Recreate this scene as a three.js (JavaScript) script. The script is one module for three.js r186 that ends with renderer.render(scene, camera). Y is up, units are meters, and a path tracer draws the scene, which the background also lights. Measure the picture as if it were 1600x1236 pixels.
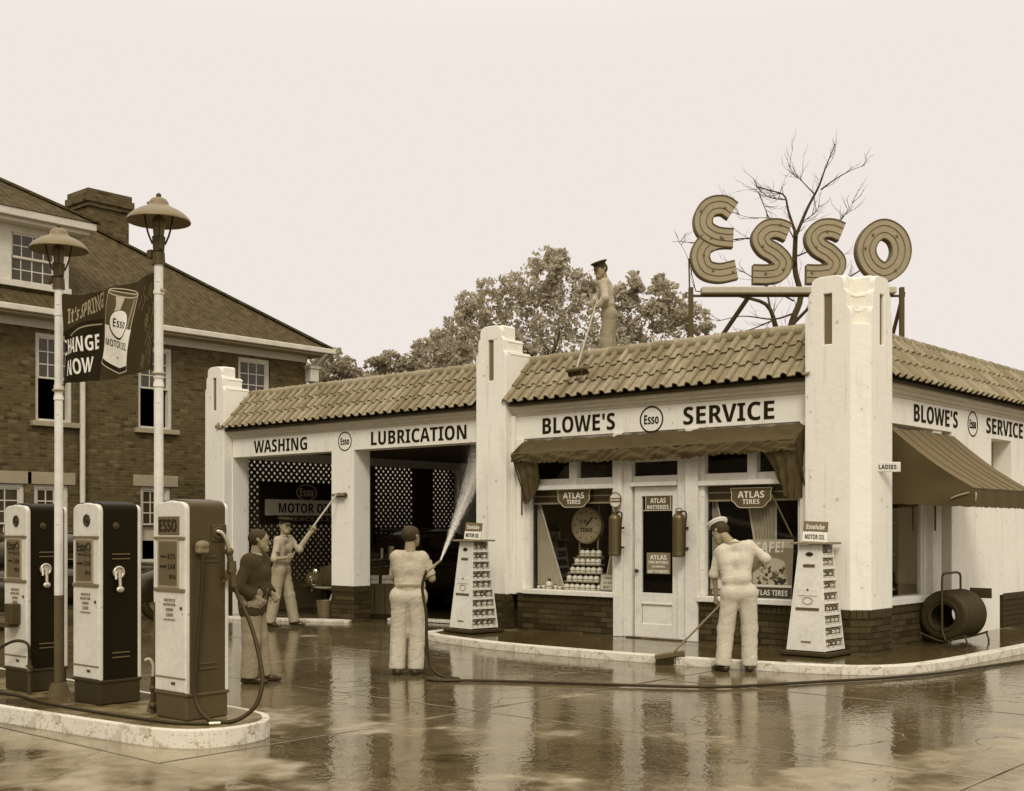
import * as THREE from 'three';
import { mergeGeometries, toCreasedNormals } from 'three/addons/utils/BufferGeometryUtils.js';
import { RoundedBoxGeometry } from 'three/addons/geometries/RoundedBoxGeometry.js';
import { TextGeometry } from 'three/addons/geometries/TextGeometry.js';
import { FontLoader } from 'three/addons/loaders/FontLoader.js';
import { ImprovedNoise } from 'three/addons/math/ImprovedNoise.js';

// ---------- camera, sky, sun, exposure ----------
const scene = new THREE.Scene();
const FULL_H = 1652;                                  // the lens is shifted up: level camera, horizon low in the frame
const camera = new THREE.PerspectiveCamera(2 * Math.atan(826 / 1900) * 180 / Math.PI, 1600 / FULL_H, 0.1, 2000);
camera.position.set(6.62, 1.65, 14.2);
camera.lookAt(6.62 - 0.6588, 1.65, 14.2 - 0.7524);
camera.setViewOffset(1600, FULL_H, 0, 0, 1600, 1236);
const renderer = new THREE.WebGLRenderer({ antialias: true });
renderer.setSize(1024, 791);
renderer.toneMapping = THREE.LinearToneMapping;
renderer.toneMappingExposure = 1.06;
renderer.shadowMap.enabled = true;
{
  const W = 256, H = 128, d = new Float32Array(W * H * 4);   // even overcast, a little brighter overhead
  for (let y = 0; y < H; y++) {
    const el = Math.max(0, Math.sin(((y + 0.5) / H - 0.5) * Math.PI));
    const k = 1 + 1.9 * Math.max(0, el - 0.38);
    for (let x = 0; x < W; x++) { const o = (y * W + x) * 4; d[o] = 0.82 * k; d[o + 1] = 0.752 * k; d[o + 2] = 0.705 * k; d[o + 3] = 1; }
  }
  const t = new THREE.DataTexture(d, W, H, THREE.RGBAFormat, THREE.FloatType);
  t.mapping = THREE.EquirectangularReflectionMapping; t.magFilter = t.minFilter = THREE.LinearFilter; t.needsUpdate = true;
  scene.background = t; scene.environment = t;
}
const sun = new THREE.DirectionalLight(new THREE.Color(1, 0.955, 0.87), 1.5);
sun.position.set(14, 26, 22); sun.target.position.set(-5, 0, 0);
sun.castShadow = true; sun.shadow.radius = 30; sun.shadow.mapSize.set(2048, 2048);
Object.assign(sun.shadow.camera, { left: -30, right: 30, top: 30, bottom: -30, near: 1, far: 90 });
scene.add(sun, sun.target);

// ---------- helpers ----------
const PI = Math.PI, V3 = (x, y, z) => new THREE.Vector3(x, y, z);
let seed_ = 12345;
const rnd = () => { seed_ = (seed_ + 0x6d2b79f5) | 0; let t = Math.imul(seed_ ^ (seed_ >>> 15), 1 | seed_); t = (t + Math.imul(t ^ (t >>> 7), 61 | t)) ^ t; return ((t ^ (t >>> 14)) >>> 0) / 4294967296; };
const rr = (a, b) => a + (b - a) * rnd();
const lerp = (a, b, t) => a + (b - a) * t, clamp = (x, a, b) => Math.min(b, Math.max(a, x));
const sstep = (a, b, x) => { const t = clamp((x - a) / (b - a), 0, 1); return t * t * (3 - 2 * t); };
// the whole place is seen in sepia: a grey value becomes a warm brown of that value
function S(v) { const t = clamp(v / 0.75, 0, 1); return new THREE.Color().setRGB(v, v * lerp(0.70, 0.955, Math.pow(t, 0.75)), v * lerp(0.26, 0.80, Math.pow(t, 0.9))); }
const used = {};
function numbered(n) { const k = used[n] = (used[n] ?? -1) + 1; return k ? n + '_' + String(k).padStart(3, '0') : n; }
const shade = o => { o.castShadow = true; o.receiveShadow = true; return o; };
function merge(gs) {
  if (!Array.isArray(gs)) return gs;
  gs = gs.map(g => (g.index ? g.toNonIndexed() : g));
  gs.forEach(g => { for (const k of Object.keys(g.attributes)) if (!['position', 'normal', 'uv'].includes(k)) g.deleteAttribute(k); if (!g.attributes.uv) g.setAttribute('uv', new THREE.BufferAttribute(new Float32Array(g.attributes.position.count * 2), 2)); });
  return gs.length === 1 ? gs[0] : mergeGeometries(gs);
}
// uv in metres by the way each face points
function boxUV(g, off = 0) {
  if (g.index) g = g.toNonIndexed();
  const p = g.attributes.position, uv = new Float32Array(p.count * 2), a = V3(), b = V3(), c = V3();
  for (let i = 0; i < p.count; i += 3) {
    a.fromBufferAttribute(p, i); b.fromBufferAttribute(p, i + 1).sub(a); c.fromBufferAttribute(p, i + 2).sub(a); b.cross(c);
    const x = Math.abs(b.x), y = Math.abs(b.y), z = Math.abs(b.z);
    for (let k = 0; k < 3; k++) {
      const px = p.getX(i + k), py = p.getY(i + k), pz = p.getZ(i + k), o = (i + k) * 2;
      if (y >= x && y >= z) { uv[o] = px + off; uv[o + 1] = pz; } else if (x >= z) { uv[o] = pz + off; uv[o + 1] = py; } else { uv[o] = px + off; uv[o + 1] = py; }
    }
  }
  g.setAttribute('uv', new THREE.BufferAttribute(uv, 2));
  return g;
}
function obj(name, geo, mat, parent = scene, uvm = true) {
  let g = merge(geo); if (uvm) g = boxUV(g, parent === scene ? 0 : 0);
  const m = shade(new THREE.Mesh(g, mat)); m.name = parent === scene ? numbered(name) : name; parent.add(m); return m;
}
function tag(o, label, category, group, kind) { o.userData = {}; if (label) o.userData.label = label; if (category) o.userData.category = category; if (group) o.userData.group = group; if (kind) o.userData.kind = kind; return o; }
function thing(name, label, category, pos = [0, 0, 0], ry = 0, group) { const o = new THREE.Group(); o.name = numbered(name); o.position.set(...pos); o.rotation.y = ry; scene.add(o); return tag(o, label, category, group); }
function struct(name, geo, mat) { const o = obj(name, geo, mat); o.userData.kind = 'structure'; return o; }
function subgroup(name, parent) { const g = new THREE.Group(); g.name = name; parent.add(g); return g; }
function copy(o, label, pos, ry) { const c = o.clone(); c.name = numbered(o.name.replace(/_\d{3}$/, '')); scene.add(c); c.userData = { ...o.userData }; if (label) c.userData.label = label; if (pos) c.position.set(...pos); if (ry !== undefined) c.rotation.y = ry; return c; }
const M4 = (x, y, z, rx = 0, ry = 0, rz = 0, sx = 1, sy = 1, sz = 1) => new THREE.Matrix4().compose(V3(x, y, z), new THREE.Quaternion().setFromEuler(new THREE.Euler(rx, ry, rz)), V3(sx, sy, sz));
const bx = (w, h, d, x, y, z, rx = 0, ry = 0, rz = 0) => new THREE.BoxGeometry(w, h, d).applyMatrix4(M4(x, y, z, rx, ry, rz));
const box2 = (x0, x1, y0, y1, z0, z1) => new THREE.BoxGeometry(x1 - x0, y1 - y0, z1 - z0).translate((x0 + x1) / 2, (y0 + y1) / 2, (z0 + z1) / 2);
const rbx = (w, h, d, r, x = 0, y = 0, z = 0, rx = 0, ry = 0, rz = 0, seg = 2) => new RoundedBoxGeometry(w, h, d, seg, Math.min(r, w / 2.01, h / 2.01, d / 2.01)).applyMatrix4(M4(x, y, z, rx, ry, rz));
const rb2 = (x0, x1, y0, y1, z0, z1, r = 0.006) => rbx(x1 - x0, y1 - y0, z1 - z0, r, (x0 + x1) / 2, (y0 + y1) / 2, (z0 + z1) / 2, 0, 0, 0, 1);
const cyl = (r0, r1, h, x, y, z, rx = 0, ry = 0, rz = 0, seg = 16) => new THREE.CylinderGeometry(r1, r0, h, seg).applyMatrix4(M4(x, y, z, rx, ry, rz));
const sph = (r, x, y, z, sx = 1, sy = 1, sz = 1, seg = 12) => new THREE.SphereGeometry(r, seg, Math.ceil(seg * 0.7)).applyMatrix4(M4(x, y, z, 0, 0, 0, sx, sy, sz));
const tor = (R, r, x, y, z, rx = 0, ry = 0, rz = 0, a = 8, b = 24) => new THREE.TorusGeometry(R, r, a, b).applyMatrix4(M4(x, y, z, rx, ry, rz));
const tube = (pts, r, seg = 40, rs = 8, closed = false) => new THREE.TubeGeometry(new THREE.CatmullRomCurve3(pts.map(p => V3(...p)), closed), seg, r, rs, closed);
function rod(a, b, r, seg = 8, r2 = r) { const A = V3(...a), B = V3(...b), d = B.clone().sub(A), g = new THREE.CylinderGeometry(r2, r, d.length(), seg); g.applyMatrix4(new THREE.Matrix4().compose(A.add(B).multiplyScalar(0.5), new THREE.Quaternion().setFromUnitVectors(V3(0, 1, 0), d.normalize()), V3(1, 1, 1))); return g; }
function bar(a, b, w, h) { const A = V3(...a), B = V3(...b), d = B.clone().sub(A), L = d.length(), z = d.normalize(), up = Math.abs(z.y) > 0.95 ? V3(1, 0, 0) : V3(0, 1, 0), x = up.clone().cross(z).normalize(), y = z.clone().cross(x), g = new THREE.BoxGeometry(w, h, L); g.applyMatrix4(new THREE.Matrix4().makeBasis(x, y, z).setPosition(A.add(B).multiplyScalar(0.5))); return g; }
function shapeOf(pts) { return new THREE.Shape(pts.map(p => new THREE.Vector2(...p))); }
// outline in (x, z) raised from y0 to y1
function prism(pts, y0, y1, bevel = 0) { const g = new THREE.ExtrudeGeometry(shapeOf(pts.map(([x, z]) => [x, -z])), { depth: y1 - y0 - 2 * bevel, bevelEnabled: bevel > 0, bevelSize: bevel, bevelThickness: bevel, bevelOffset: -bevel, bevelSegments: 2, steps: 1 }); return g.rotateX(-PI / 2).translate(0, y0 + bevel, 0); }
const extr = (pts, depth, opt = {}) => new THREE.ExtrudeGeometry(Array.isArray(pts) ? shapeOf(pts) : pts, { depth, bevelEnabled: false, ...opt });
const lathe = (pts, seg = 24) => new THREE.LatheGeometry(pts.map(p => new THREE.Vector2(...p)), seg);

// ---------- noise and textures ----------
const N3 = new ImprovedNoise(), noise = (x, y, z) => N3.noise(x, y, z);
const fbm = (x, y, z, o = 4) => { let s = 0, a = 0.5; for (let i = 0; i < o; i++) { s += a * noise(x, y, z); x *= 2.03; y *= 2.03; z *= 2.03; a *= 0.5; } return s; };
// tiling noise: value noise on a wrapped lattice
function tileNoise(px, py, sd) {
  const h = (i, j) => { let n = Math.imul(((i % px) + px) % px, 374761393) ^ Math.imul(((j % py) + py) % py, 668265263) ^ Math.imul(sd, 2246822519); n = Math.imul(n ^ (n >>> 13), 1274126177); return ((n ^ (n >>> 16)) >>> 0) / 4294967296; };
  return (u, v) => { const x = u * px, y = v * py, i = Math.floor(x), j = Math.floor(y), f = x - i, g = y - j, s = f * f * (3 - 2 * f), t = g * g * (3 - 2 * g); return lerp(lerp(h(i, j), h(i + 1, j), s), lerp(h(i, j + 1), h(i + 1, j + 1), s), t); };
}
function tileFbm(px, py, sd, o = 4, gain = 0.5) { const ns = []; for (let i = 0; i < o; i++) ns.push(tileNoise(px << i, py << i, sd + i * 17)); let tot = 0; for (let i = 0; i < o; i++) tot += Math.pow(gain, i); return (u, v) => { let s = 0, a = 1; for (let i = 0; i < o; i++) { s += a * ns[i](u, v); a *= gain; } return s / tot; }; }
function texOf(n, fn, srgb, rep = 1, nh = n) {
  const d = new Uint8Array(n * nh * 4);
  for (let y = 0; y < nh; y++) for (let x = 0; x < n; x++) { const c = fn((x + 0.5) / n, (y + 0.5) / nh), o = (y * n + x) * 4; if (typeof c === 'number') d[o] = d[o + 1] = d[o + 2] = clamp(c, 0, 1) * 255; else { d[o] = clamp(c[0], 0, 1) * 255; d[o + 1] = clamp(c[1], 0, 1) * 255; d[o + 2] = clamp(c[2], 0, 1) * 255; } d[o + 3] = 255; }
  const t = new THREE.DataTexture(d, n, nh); t.wrapS = t.wrapT = THREE.RepeatWrapping; t.magFilter = THREE.LinearFilter; t.minFilter = THREE.LinearMipmapLinearFilter; t.generateMipmaps = true;
  if (srgb) t.colorSpace = THREE.SRGBColorSpace; t.repeat.set(rep, rep); t.needsUpdate = true; return t;
}
const enc = v => v <= 0.0031308 ? v * 12.92 : 1.055 * Math.pow(v, 1 / 2.4) - 0.055;
const sepia = v => { const c = S(Math.max(0, v)); return [enc(c.r), enc(c.g), enc(c.b)]; };   // albedo -> sRGB triple
function canvasTex(w, h, draw) { const c = document.createElement('canvas'); c.width = w; c.height = h; const x = c.getContext('2d'); draw(x, w, h); const t = new THREE.CanvasTexture(c); t.colorSpace = THREE.SRGBColorSpace; t.anisotropy = 8; return t; }
const css = v => { const [r, g, b] = sepia(v); return `rgb(${Math.round(r * 255)},${Math.round(g * 255)},${Math.round(b * 255)})`; };
const WARM = new THREE.Color().setRGB(1, 0.78, 0.42);   // sepia: what a dark surface mirrors is brown as well
const mat = (v, o = {}) => new THREE.MeshPhysicalMaterial({ color: typeof v === 'number' ? S(v) : v, roughness: 0.8, ...(typeof v === 'number' && v < 0.4 ? { specularColor: WARM } : {}), ...o });
const wht = (o = {}) => new THREE.MeshPhysicalMaterial({ color: 0xffffff, roughness: 0.8, ...o });

const fineT = tileFbm(24, 24, 5, 4), coarseT = tileFbm(4, 4, 9, 5), streakT = tileFbm(40, 3, 21, 4), streakM = tileFbm(6, 2, 33, 3);
const T = {};
// whitewashed stucco: rain streaks, chips and a faint trowel grain
T.stucco = texOf(1024, (u, v) => { const st = streakT(u, v), m = streakM(u, v), f = fineT(u, v), c = coarseT(u, v); let a = 0.80 - 0.085 * sstep(0.52, 0.74, st) * sstep(0.40, 0.66, m) - 0.05 * (c - 0.5) - 0.05 * (f - 0.5); if (f > 0.77 && c > 0.5) a -= 0.22; return sepia(a); }, true, 1 / 2.2);
T.stuccoB = texOf(512, (u, v) => 0.5 + 0.6 * (fineT(u, v) - 0.5) + 0.5 * (coarseT(u, v) - 0.5), false, 1 / 1.1);
T.grain = texOf(256, (u, v) => 0.5 + (fineT(u, v) - 0.5), false, 2);
T.cloth = texOf(512, (u, v) => { const c = coarseT(u, v), f = fineT(u, v); return 0.93 + 0.07 * (c - 0.5) + 0.10 * (f - 0.5); }, false, 1.6);
T.wear = texOf(512, (u, v) => { const c = coarseT(u, v), f = fineT(u, v); return 0.9 + 0.22 * (c - 0.5) + 0.2 * (f - 0.5) - (f > 0.74 && c > 0.55 ? 0.35 : 0); }, false, 1);
T.tile = texOf(512, (u, v) => { const c = coarseT(u, v), f = fineT(u, v); return 0.85 + 0.4 * (c - 0.5) + 0.35 * (f - 0.5); }, false, 1.5);
T.brickGrain = texOf(256, (u, v) => { const f = fineT(u, v), c = coarseT(u, v); return 0.85 + 0.45 * (f - 0.5) + 0.3 * (c - 0.5); }, false, 3);
T.wood = texOf(256, (u, v) => { const s = streakT(u, v); return 0.85 + 0.35 * (s - 0.5); }, false, 1);

const M = {
  white: wht({ map: T.stucco, bumpMap: T.stuccoB, bumpScale: 0.004, roughness: 0.85 }),
  trim: mat(0.78, { map: T.wear, roughness: 0.6 }),
  trimGrey: mat(0.42, { map: T.wear, roughness: 0.6 }),
  ink: mat(0.018, { roughness: 0.8, specularIntensity: 0.3 }),
  dark: mat(0.03, { roughness: 0.6, map: T.wear }),
  black: mat(0.012, { roughness: 0.5 }),
  rubber: mat(0.022, { roughness: 0.55, map: T.wear }),
  iron: mat(0.06, { roughness: 0.5, map: T.wear }),
  steel: mat(0.5, { roughness: 0.3, metalness: 0.9 }),
  glass: wht({ color: new THREE.Color().setRGB(0.97, 0.97, 0.96), transmission: 1, roughness: 0.03, thickness: 0, ior: 1.45 }),
};
const font = await new FontLoader().loadAsync('fonts/droid/droid_sans_bold.typeface.json');
const fontR = await new FontLoader().loadAsync('fonts/droid/droid_sans_regular.typeface.json');
// raised lettering, centred on its own box, w metres wide and h metres high
function letters(text, w, h, depth = 0.006, f = font, per = false) {
  const make = t => new TextGeometry(t, { font: f, size: 1, depth: 1, curveSegments: 6, bevelEnabled: false });
  const g = make(text); g.computeBoundingBox(); const b = g.boundingBox;
  g.translate(-(b.min.x + b.max.x) / 2, -(b.min.y + b.max.y) / 2, 0).scale(w / (b.max.x - b.min.x), h / (b.max.y - b.min.y), depth);
  return g;
}
// ---------- ground, slabs, walkway, island ----------
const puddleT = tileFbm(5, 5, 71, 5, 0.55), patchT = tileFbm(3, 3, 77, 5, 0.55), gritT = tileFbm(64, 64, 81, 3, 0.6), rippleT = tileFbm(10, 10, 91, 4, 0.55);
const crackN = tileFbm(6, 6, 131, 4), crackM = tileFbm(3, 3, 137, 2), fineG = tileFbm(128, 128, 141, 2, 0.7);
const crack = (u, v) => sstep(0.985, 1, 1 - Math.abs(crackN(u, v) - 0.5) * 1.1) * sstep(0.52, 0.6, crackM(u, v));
// one map over the whole yard (48 x 32 m): ragged wet and damp patches, with mirrored dark bays and pale sky painted into the tone
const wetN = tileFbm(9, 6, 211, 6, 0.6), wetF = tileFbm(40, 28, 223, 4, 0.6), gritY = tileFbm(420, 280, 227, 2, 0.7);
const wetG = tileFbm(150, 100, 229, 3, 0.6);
const drySky = (u, v) => { const x = u * 48 - 26, z = v * 32 - 10, k = 0.45 * wetN(u, v) + 0.40 * wetF(u, v) + 0.15 * wetG(u, v) + 0.16 * sstep(0, 5, x) + 0.10 * sstep(6.5, 9.5, z) - 0.05 * sstep(-2, -8, x) - 0.03; return sstep(0.54, 0.60, k); };
T.conc = texOf(2048, (u, v) => { const d = drySky(u, v), g = gritY(u, v), f = wetF(u, v); return sepia((lerp(0.115, 0.22, d) + lerp(0.08, 0.20, d) * (f - 0.5) + 0.14 * (wetG(u, v) - 0.5) * (0.4 + d) + lerp(0.05, 0.14, d) * (g - 0.5)) * (1 - 0.4 * crack((u * 5) % 1, (v * 3.4) % 1))); }, true, 1, 1366);
T.concR = texOf(2048, (u, v) => { const d = drySky(u, v), g = gritY(u, v); return 0.04 + 0.10 * d + 0.26 * d * (wetG(u, v) - 0.45) + 0.14 * (g - 0.35) * (0.3 + d) + 0.06 * sstep(0.5, 0.62, wetF(u, v)); }, false, 1, 1366);
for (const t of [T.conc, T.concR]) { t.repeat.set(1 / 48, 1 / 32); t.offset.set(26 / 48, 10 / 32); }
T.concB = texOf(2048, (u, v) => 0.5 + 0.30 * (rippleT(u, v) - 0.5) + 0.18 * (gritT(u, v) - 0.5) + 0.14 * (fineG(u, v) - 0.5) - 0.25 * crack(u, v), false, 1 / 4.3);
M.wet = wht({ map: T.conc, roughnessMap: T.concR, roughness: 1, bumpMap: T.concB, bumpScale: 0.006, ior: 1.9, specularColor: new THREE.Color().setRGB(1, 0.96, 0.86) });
M.walk = wht({ color: S(0.8), map: T.conc, roughnessMap: T.concR, roughness: 1.3, bumpMap: T.concB, bumpScale: 0.006, ior: 1.45 });
T.kerb = texOf(512, (u, v) => { const c = coarseT(u, v), f = gritT(u, v); let a = 0.66 + 0.1 * (c - 0.5); if (f > 0.66) a -= 0.3 * (f - 0.6) / 0.4 + 0.1; if (c > 0.62) a -= 0.15; return sepia(a); }, true, 0.9);
M.kerb = wht({ map: T.kerb, bumpMap: T.concB, bumpScale: 0.006, roughness: 0.7 });

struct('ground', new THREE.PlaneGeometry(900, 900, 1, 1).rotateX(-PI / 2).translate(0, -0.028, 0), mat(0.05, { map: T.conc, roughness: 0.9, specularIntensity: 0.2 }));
{ // concrete slabs poured in a grid; every slab is its own piece, the joints are gaps
  const pave = new THREE.Group(); pave.name = 'pavement'; pave.userData.kind = 'structure'; scene.add(pave);
  const xs = [-26, -20.5, -15.2, -10.1, -5.5, -0.9, 3.7, 8.3, 13, 18, 24], zs = [-9.5, -4.9, -0.3, 3.1, 6.12, 9.4, 13, 17];
  for (let i = 0; i < xs.length - 1; i++) for (let j = 0; j < zs.length - 1; j++) {
    const g = 0.020, w = xs[i + 1] - xs[i] - g, d = zs[j + 1] - zs[j] - g, geo = rbx(w, 0.05, d, 0.006, (xs[i] + xs[i + 1]) / 2, -0.025 + rr(-0.0025, 0.0025), (zs[j] + zs[j + 1]) / 2, rr(-1, 1) * 0.0006, 0, rr(-1, 1) * 0.0006, 1);
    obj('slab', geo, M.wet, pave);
  }
}
// front walkway with a white painted kerb
const walkEdge = [[-6.36, 0.1], [-6.36, 1.0], [-6.2, 1.28], [-5.9, 1.45], [-5, 1.68], [-4, 1.8], [-2.5, 1.78], [-1.2, 1.66], [-0.2, 1.48], [0.4, 1.28], [0.72, 0.95], [0.88, 0.4], [0.95, -0.6], [1.0, -3], [1.1, -8], [1.15, -14]];
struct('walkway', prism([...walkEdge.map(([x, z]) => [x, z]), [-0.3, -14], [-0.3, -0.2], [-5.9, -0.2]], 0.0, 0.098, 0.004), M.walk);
function ribbon(edge, w, y0, y1) { // kerb standing along an open edge, w wide to the outside
  const pts = edge.map(p => new THREE.Vector2(...p)), cv = new THREE.SplineCurve(pts).getSpacedPoints(90), out = [], inn = [];
  cv.forEach((p, i) => { const a = cv[Math.max(0, i - 1)], b = cv[Math.min(cv.length - 1, i + 1)], t = b.clone().sub(a).normalize(), n = new THREE.Vector2(-t.y, t.x); inn.push([p.x, p.y]); out.push([p.x + n.x * w + rr(-.004, .004), p.y + n.y * w + rr(-.004, .004)]); });
  return prism([...out, ...inn.reverse()], y0, y1, 0.012);
}
tag(obj('kerb', ribbon(walkEdge, 0.16, -0.004, 0.104), M.kerb), 'curved white painted kerb along the front walkway of the service station', 'kerb');
tag(obj('kerb', ribbon([[-14.2, 0.75], [-12.4, 0.85], [-11.3, 0.62], [-10.4, 0.25], [-9.6, -0.1]], 0.22, -0.004, 0.05), M.kerb), 'low white washed kerb strip before the washing bay and brick pier', 'kerb');
tag(obj('kerb', ribbon([[-9.45, -0.9], [-8.6, -1.15], [-7.4, -1.25], [-6.5, -1.2]], 0.22, -0.004, 0.05), M.kerb), 'short white kerb strip across the floor of the lubrication bay', 'kerb');
// pump island
{
  const isl = thing('pump_island', 'raised concrete pump island with rough white painted rounded edge', 'pump island');
  const P = [[-1.9, 9.14], [-1.45, 9.08], [-1.18, 8.96], [-1.05, 8.74], [-1.04, 8.5], [-1.12, 8.28], [-1.3, 8.12], [-1.6, 8.02], [-2.5, 7.98], [-9, 7.9], [-9, 9.75]];
  const cv = new THREE.SplineCurve([[-8.9, 9.75], [-6, 9.52], [-3.3, 9.28], [-1.9, 9.14], [-1.45, 9.08], [-1.18, 8.96], [-1.05, 8.74], [-1.04, 8.5], [-1.12, 8.28], [-1.3, 8.12], [-1.6, 8.02], [-2.6, 7.98], [-8.9, 7.9]].map(p => new THREE.Vector2(...p))).getSpacedPoints(120).map(p => [p.x, p.y]);
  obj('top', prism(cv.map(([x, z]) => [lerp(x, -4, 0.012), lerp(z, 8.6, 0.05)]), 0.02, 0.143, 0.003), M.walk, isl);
  obj('painted_edge', (() => { const gs = []; const n = cv.length; const outer = cv, inner = cv.map(([x, z]) => [lerp(x, -4, 0.02), lerp(z, 8.6, 0.09)]); return prism([...outer, ...inner.slice().reverse()], -0.004, 0.146, 0.012); })(), M.kerb, isl);
}
// ---------- service station ----------
const st = thing('service_station', 'low white service station with clay tile eaves, brick base and two open bays', 'service station');
const XR = -0.12;                                              // plane of the right hand wall
M.tileMats = [0.255, 0.285, 0.315, 0.35].map(v => mat(v, { specularIntensity: 0.5, map: T.tile, bumpMap: T.grain, bumpScale: 0.003, roughness: 0.85 }));
M.brick = [0.05, 0.065, 0.085, 0.04].map(v => mat(v, { specularIntensity: 0.5, map: T.brickGrain, bumpMap: T.grain, bumpScale: 0.003, roughness: 0.6 }));
M.mortar = mat(0.03, { map: T.brickGrain, roughness: 0.9 });
M.cream = wht({ color: S(0.60), map: T.wear, roughness: 0.7 });
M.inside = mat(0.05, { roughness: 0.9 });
{
  // shell: walls with thickness, ceiling, roof, floors
  const W = [];
  W.push(box2(-13.62, -13.30, 3.03, 4.0, -6.9, 0.0));                   // head of the side wall above the lattice
  W.push(box2(-13.62, -13.02, 0, 3.03, -0.349, 0.0), box2(-13.62, -13.38, 0, 3.03, -6.9, -6.6));
  W.push(box2(-13.3, -9, 0.0, 4.0, -6.9, -6.65), box2(-9, -0.5, 0, 4.0, -9.2, -9.0));
  W.push(box2(-10.09, -9.49, 0.64, 3.03, -0.372, 0));                    // pier
  W.push(box2(-13.02, -6.39, 3.03, 3.56, -0.372, 0.0));                    // garage fascia
  W.push(box2(-5.77, -0.6, 3.03, 3.56, -0.3, 0.0));                       // office fascia
  W.push(box2(-0.42, XR, 3.035, 3.56, -9.2, -0.5));                      // right fascia
  W.push(box2(-0.42, XR, 0.64, 3.035, -4.632, -3.064), box2(-0.42, XR - 0.002, 0.0, 0.64, -5.0, -3.064), box2(-0.42, XR, 0.62, 3.035, -9.2, -5.502), box2(-0.42, XR, 0.62, 2.1, -5.502, -4.632));
  W.push(box2(-0.425, -0.2, 0.0, 0.62, -9.2, -5.0));
  obj('wall', W, M.white, st);
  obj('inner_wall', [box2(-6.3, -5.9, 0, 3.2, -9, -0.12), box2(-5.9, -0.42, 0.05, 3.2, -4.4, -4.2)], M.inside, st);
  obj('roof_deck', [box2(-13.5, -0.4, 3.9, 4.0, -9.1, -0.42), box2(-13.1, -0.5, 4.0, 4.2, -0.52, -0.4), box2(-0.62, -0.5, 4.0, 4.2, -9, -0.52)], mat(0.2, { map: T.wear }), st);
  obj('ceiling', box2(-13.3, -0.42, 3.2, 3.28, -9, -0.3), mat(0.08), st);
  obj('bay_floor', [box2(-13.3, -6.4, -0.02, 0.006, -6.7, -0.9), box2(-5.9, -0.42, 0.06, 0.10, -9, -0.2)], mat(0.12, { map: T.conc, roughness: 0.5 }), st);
  // cornice under the eaves: an ogee moulding that returns against the pillars
  const prof = [[0, 0], [0.02, 0], [0.03, 0.025], [0.06, 0.045], [0.075, 0.075], [0.12, 0.10], [0.135, 0.115], [0.135, 0.15], [0, 0.15]];
  const corn = (L, m4) => { const g = extr(prof, L); g.applyMatrix4(m4); return g; };
  const alongX = (x0, L) => new THREE.Matrix4().makeBasis(V3(0, 0, 1), V3(0, 1, 0), V3(-1, 0, 0)).setPosition(x0 + L, 3.385, 0.001);
  obj('cornice', [corn(6.63, alongX(-13.02, 6.63)), corn(5.05, alongX(-5.77, 5.05)), corn(8.6, new THREE.Matrix4().makeTranslation(XR, 3.385, -9.2))], M.cream, st);
}
// buttress pillars with stepped heads and slots
function finGeo() { // centred on x=0, front face at z=0, reaching back
  const s = new THREE.Shape(), w = [0.31, 0.268, 0.225];
  s.moveTo(-w[0], 0.64); s.lineTo(w[0], 0.64); s.lineTo(w[0], 4.30); s.quadraticCurveTo(w[0], 4.36, w[1], 4.40); s.lineTo(w[1], 4.54); s.quadraticCurveTo(w[1], 4.59, w[2], 4.62); s.lineTo(w[2], 4.70); s.quadraticCurveTo(w[2] - 0.01, 4.79, w[2] - 0.12, 4.80); s.lineTo(-w[2] + 0.12, 4.80); s.quadraticCurveTo(-w[2] + 0.01, 4.79, -w[2], 4.70); s.lineTo(-w[2], 4.62); s.quadraticCurveTo(-w[1], 4.59, -w[1], 4.54); s.lineTo(-w[1], 4.40); s.quadraticCurveTo(-w[0], 4.36, -w[0], 4.30); s.closePath();
  const h = new THREE.Path(); h.moveTo(-0.056, 3.95); h.lineTo(-0.056, 4.58); h.lineTo(0.056, 4.58); h.lineTo(0.056, 3.95); h.closePath(); s.holes.push(h);
  const front = extr(s, 0.055, { bevelEnabled: true, bevelSize: 0.012, bevelThickness: 0.012, bevelOffset: -0.012, bevelSegments: 2, curveSegments: 6 }).translate(0, 0, -0.067);
  const step = (w2, y0, y1, zb, r) => rbx(w2 * 2 - 0.004, y1 - y0, zb, r, 0, (y0 + y1) / 2, -0.045 - zb / 2, 0, 0, 0, 3);
  return { shaft: [front, step(0.31, 0.64, 4.39, 0.55, 0.012), step(0.268, 4.2, 4.585, 0.42, 0.02), step(0.225, 4.4, 4.80, 0.30, 0.035), rbx(0.63, 0.035, 0.5, 0.015, 0, 4.35, -0.36, 0, 0, 0, 2), rbx(0.55, 0.03, 0.39, 0.013, 0, 4.545, -0.285)], slot: bx(0.11, 0.64, 0.012, 0, 4.265, -0.04) };
}
function pillar(mtx, extra = []) {
  const f = finGeo(); const p = obj('pillar', [...f.shaft.map(g => g.applyMatrix4(mtx)), ...extra], M.white, st);
  obj('slot', f.slot.applyMatrix4(mtx), mat(0.16, { roughness: 0.9 }), p); return p;
}
pillar(M4(-13.345, 0, 0.2)); pillar(M4(-6.08, 0, 0.2), [rb2(-5.772, -5.70, 0.64, 3.39, -0.1, 0.075, 0.01), rb2(-5.70, -5.56, 0.66, 3.03, -0.1, 0.03, 0.01)]);
pillar(M4(-0.41, 0, 0.2), [prism([[-0.66, 0.13], [-0.11, 0.192], [0.072, 0.01], [0.02, -0.58], [-0.3, -0.6], [-0.66, -0.3]], 0.64, 4.18, 0.01), rb2(-0.88, -0.72, 0.66, 3.03, -0.1, 0.03, 0.01)]);
pillar(M4(0.08, 0, -0.30, 0, PI / 2, 0));
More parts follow.
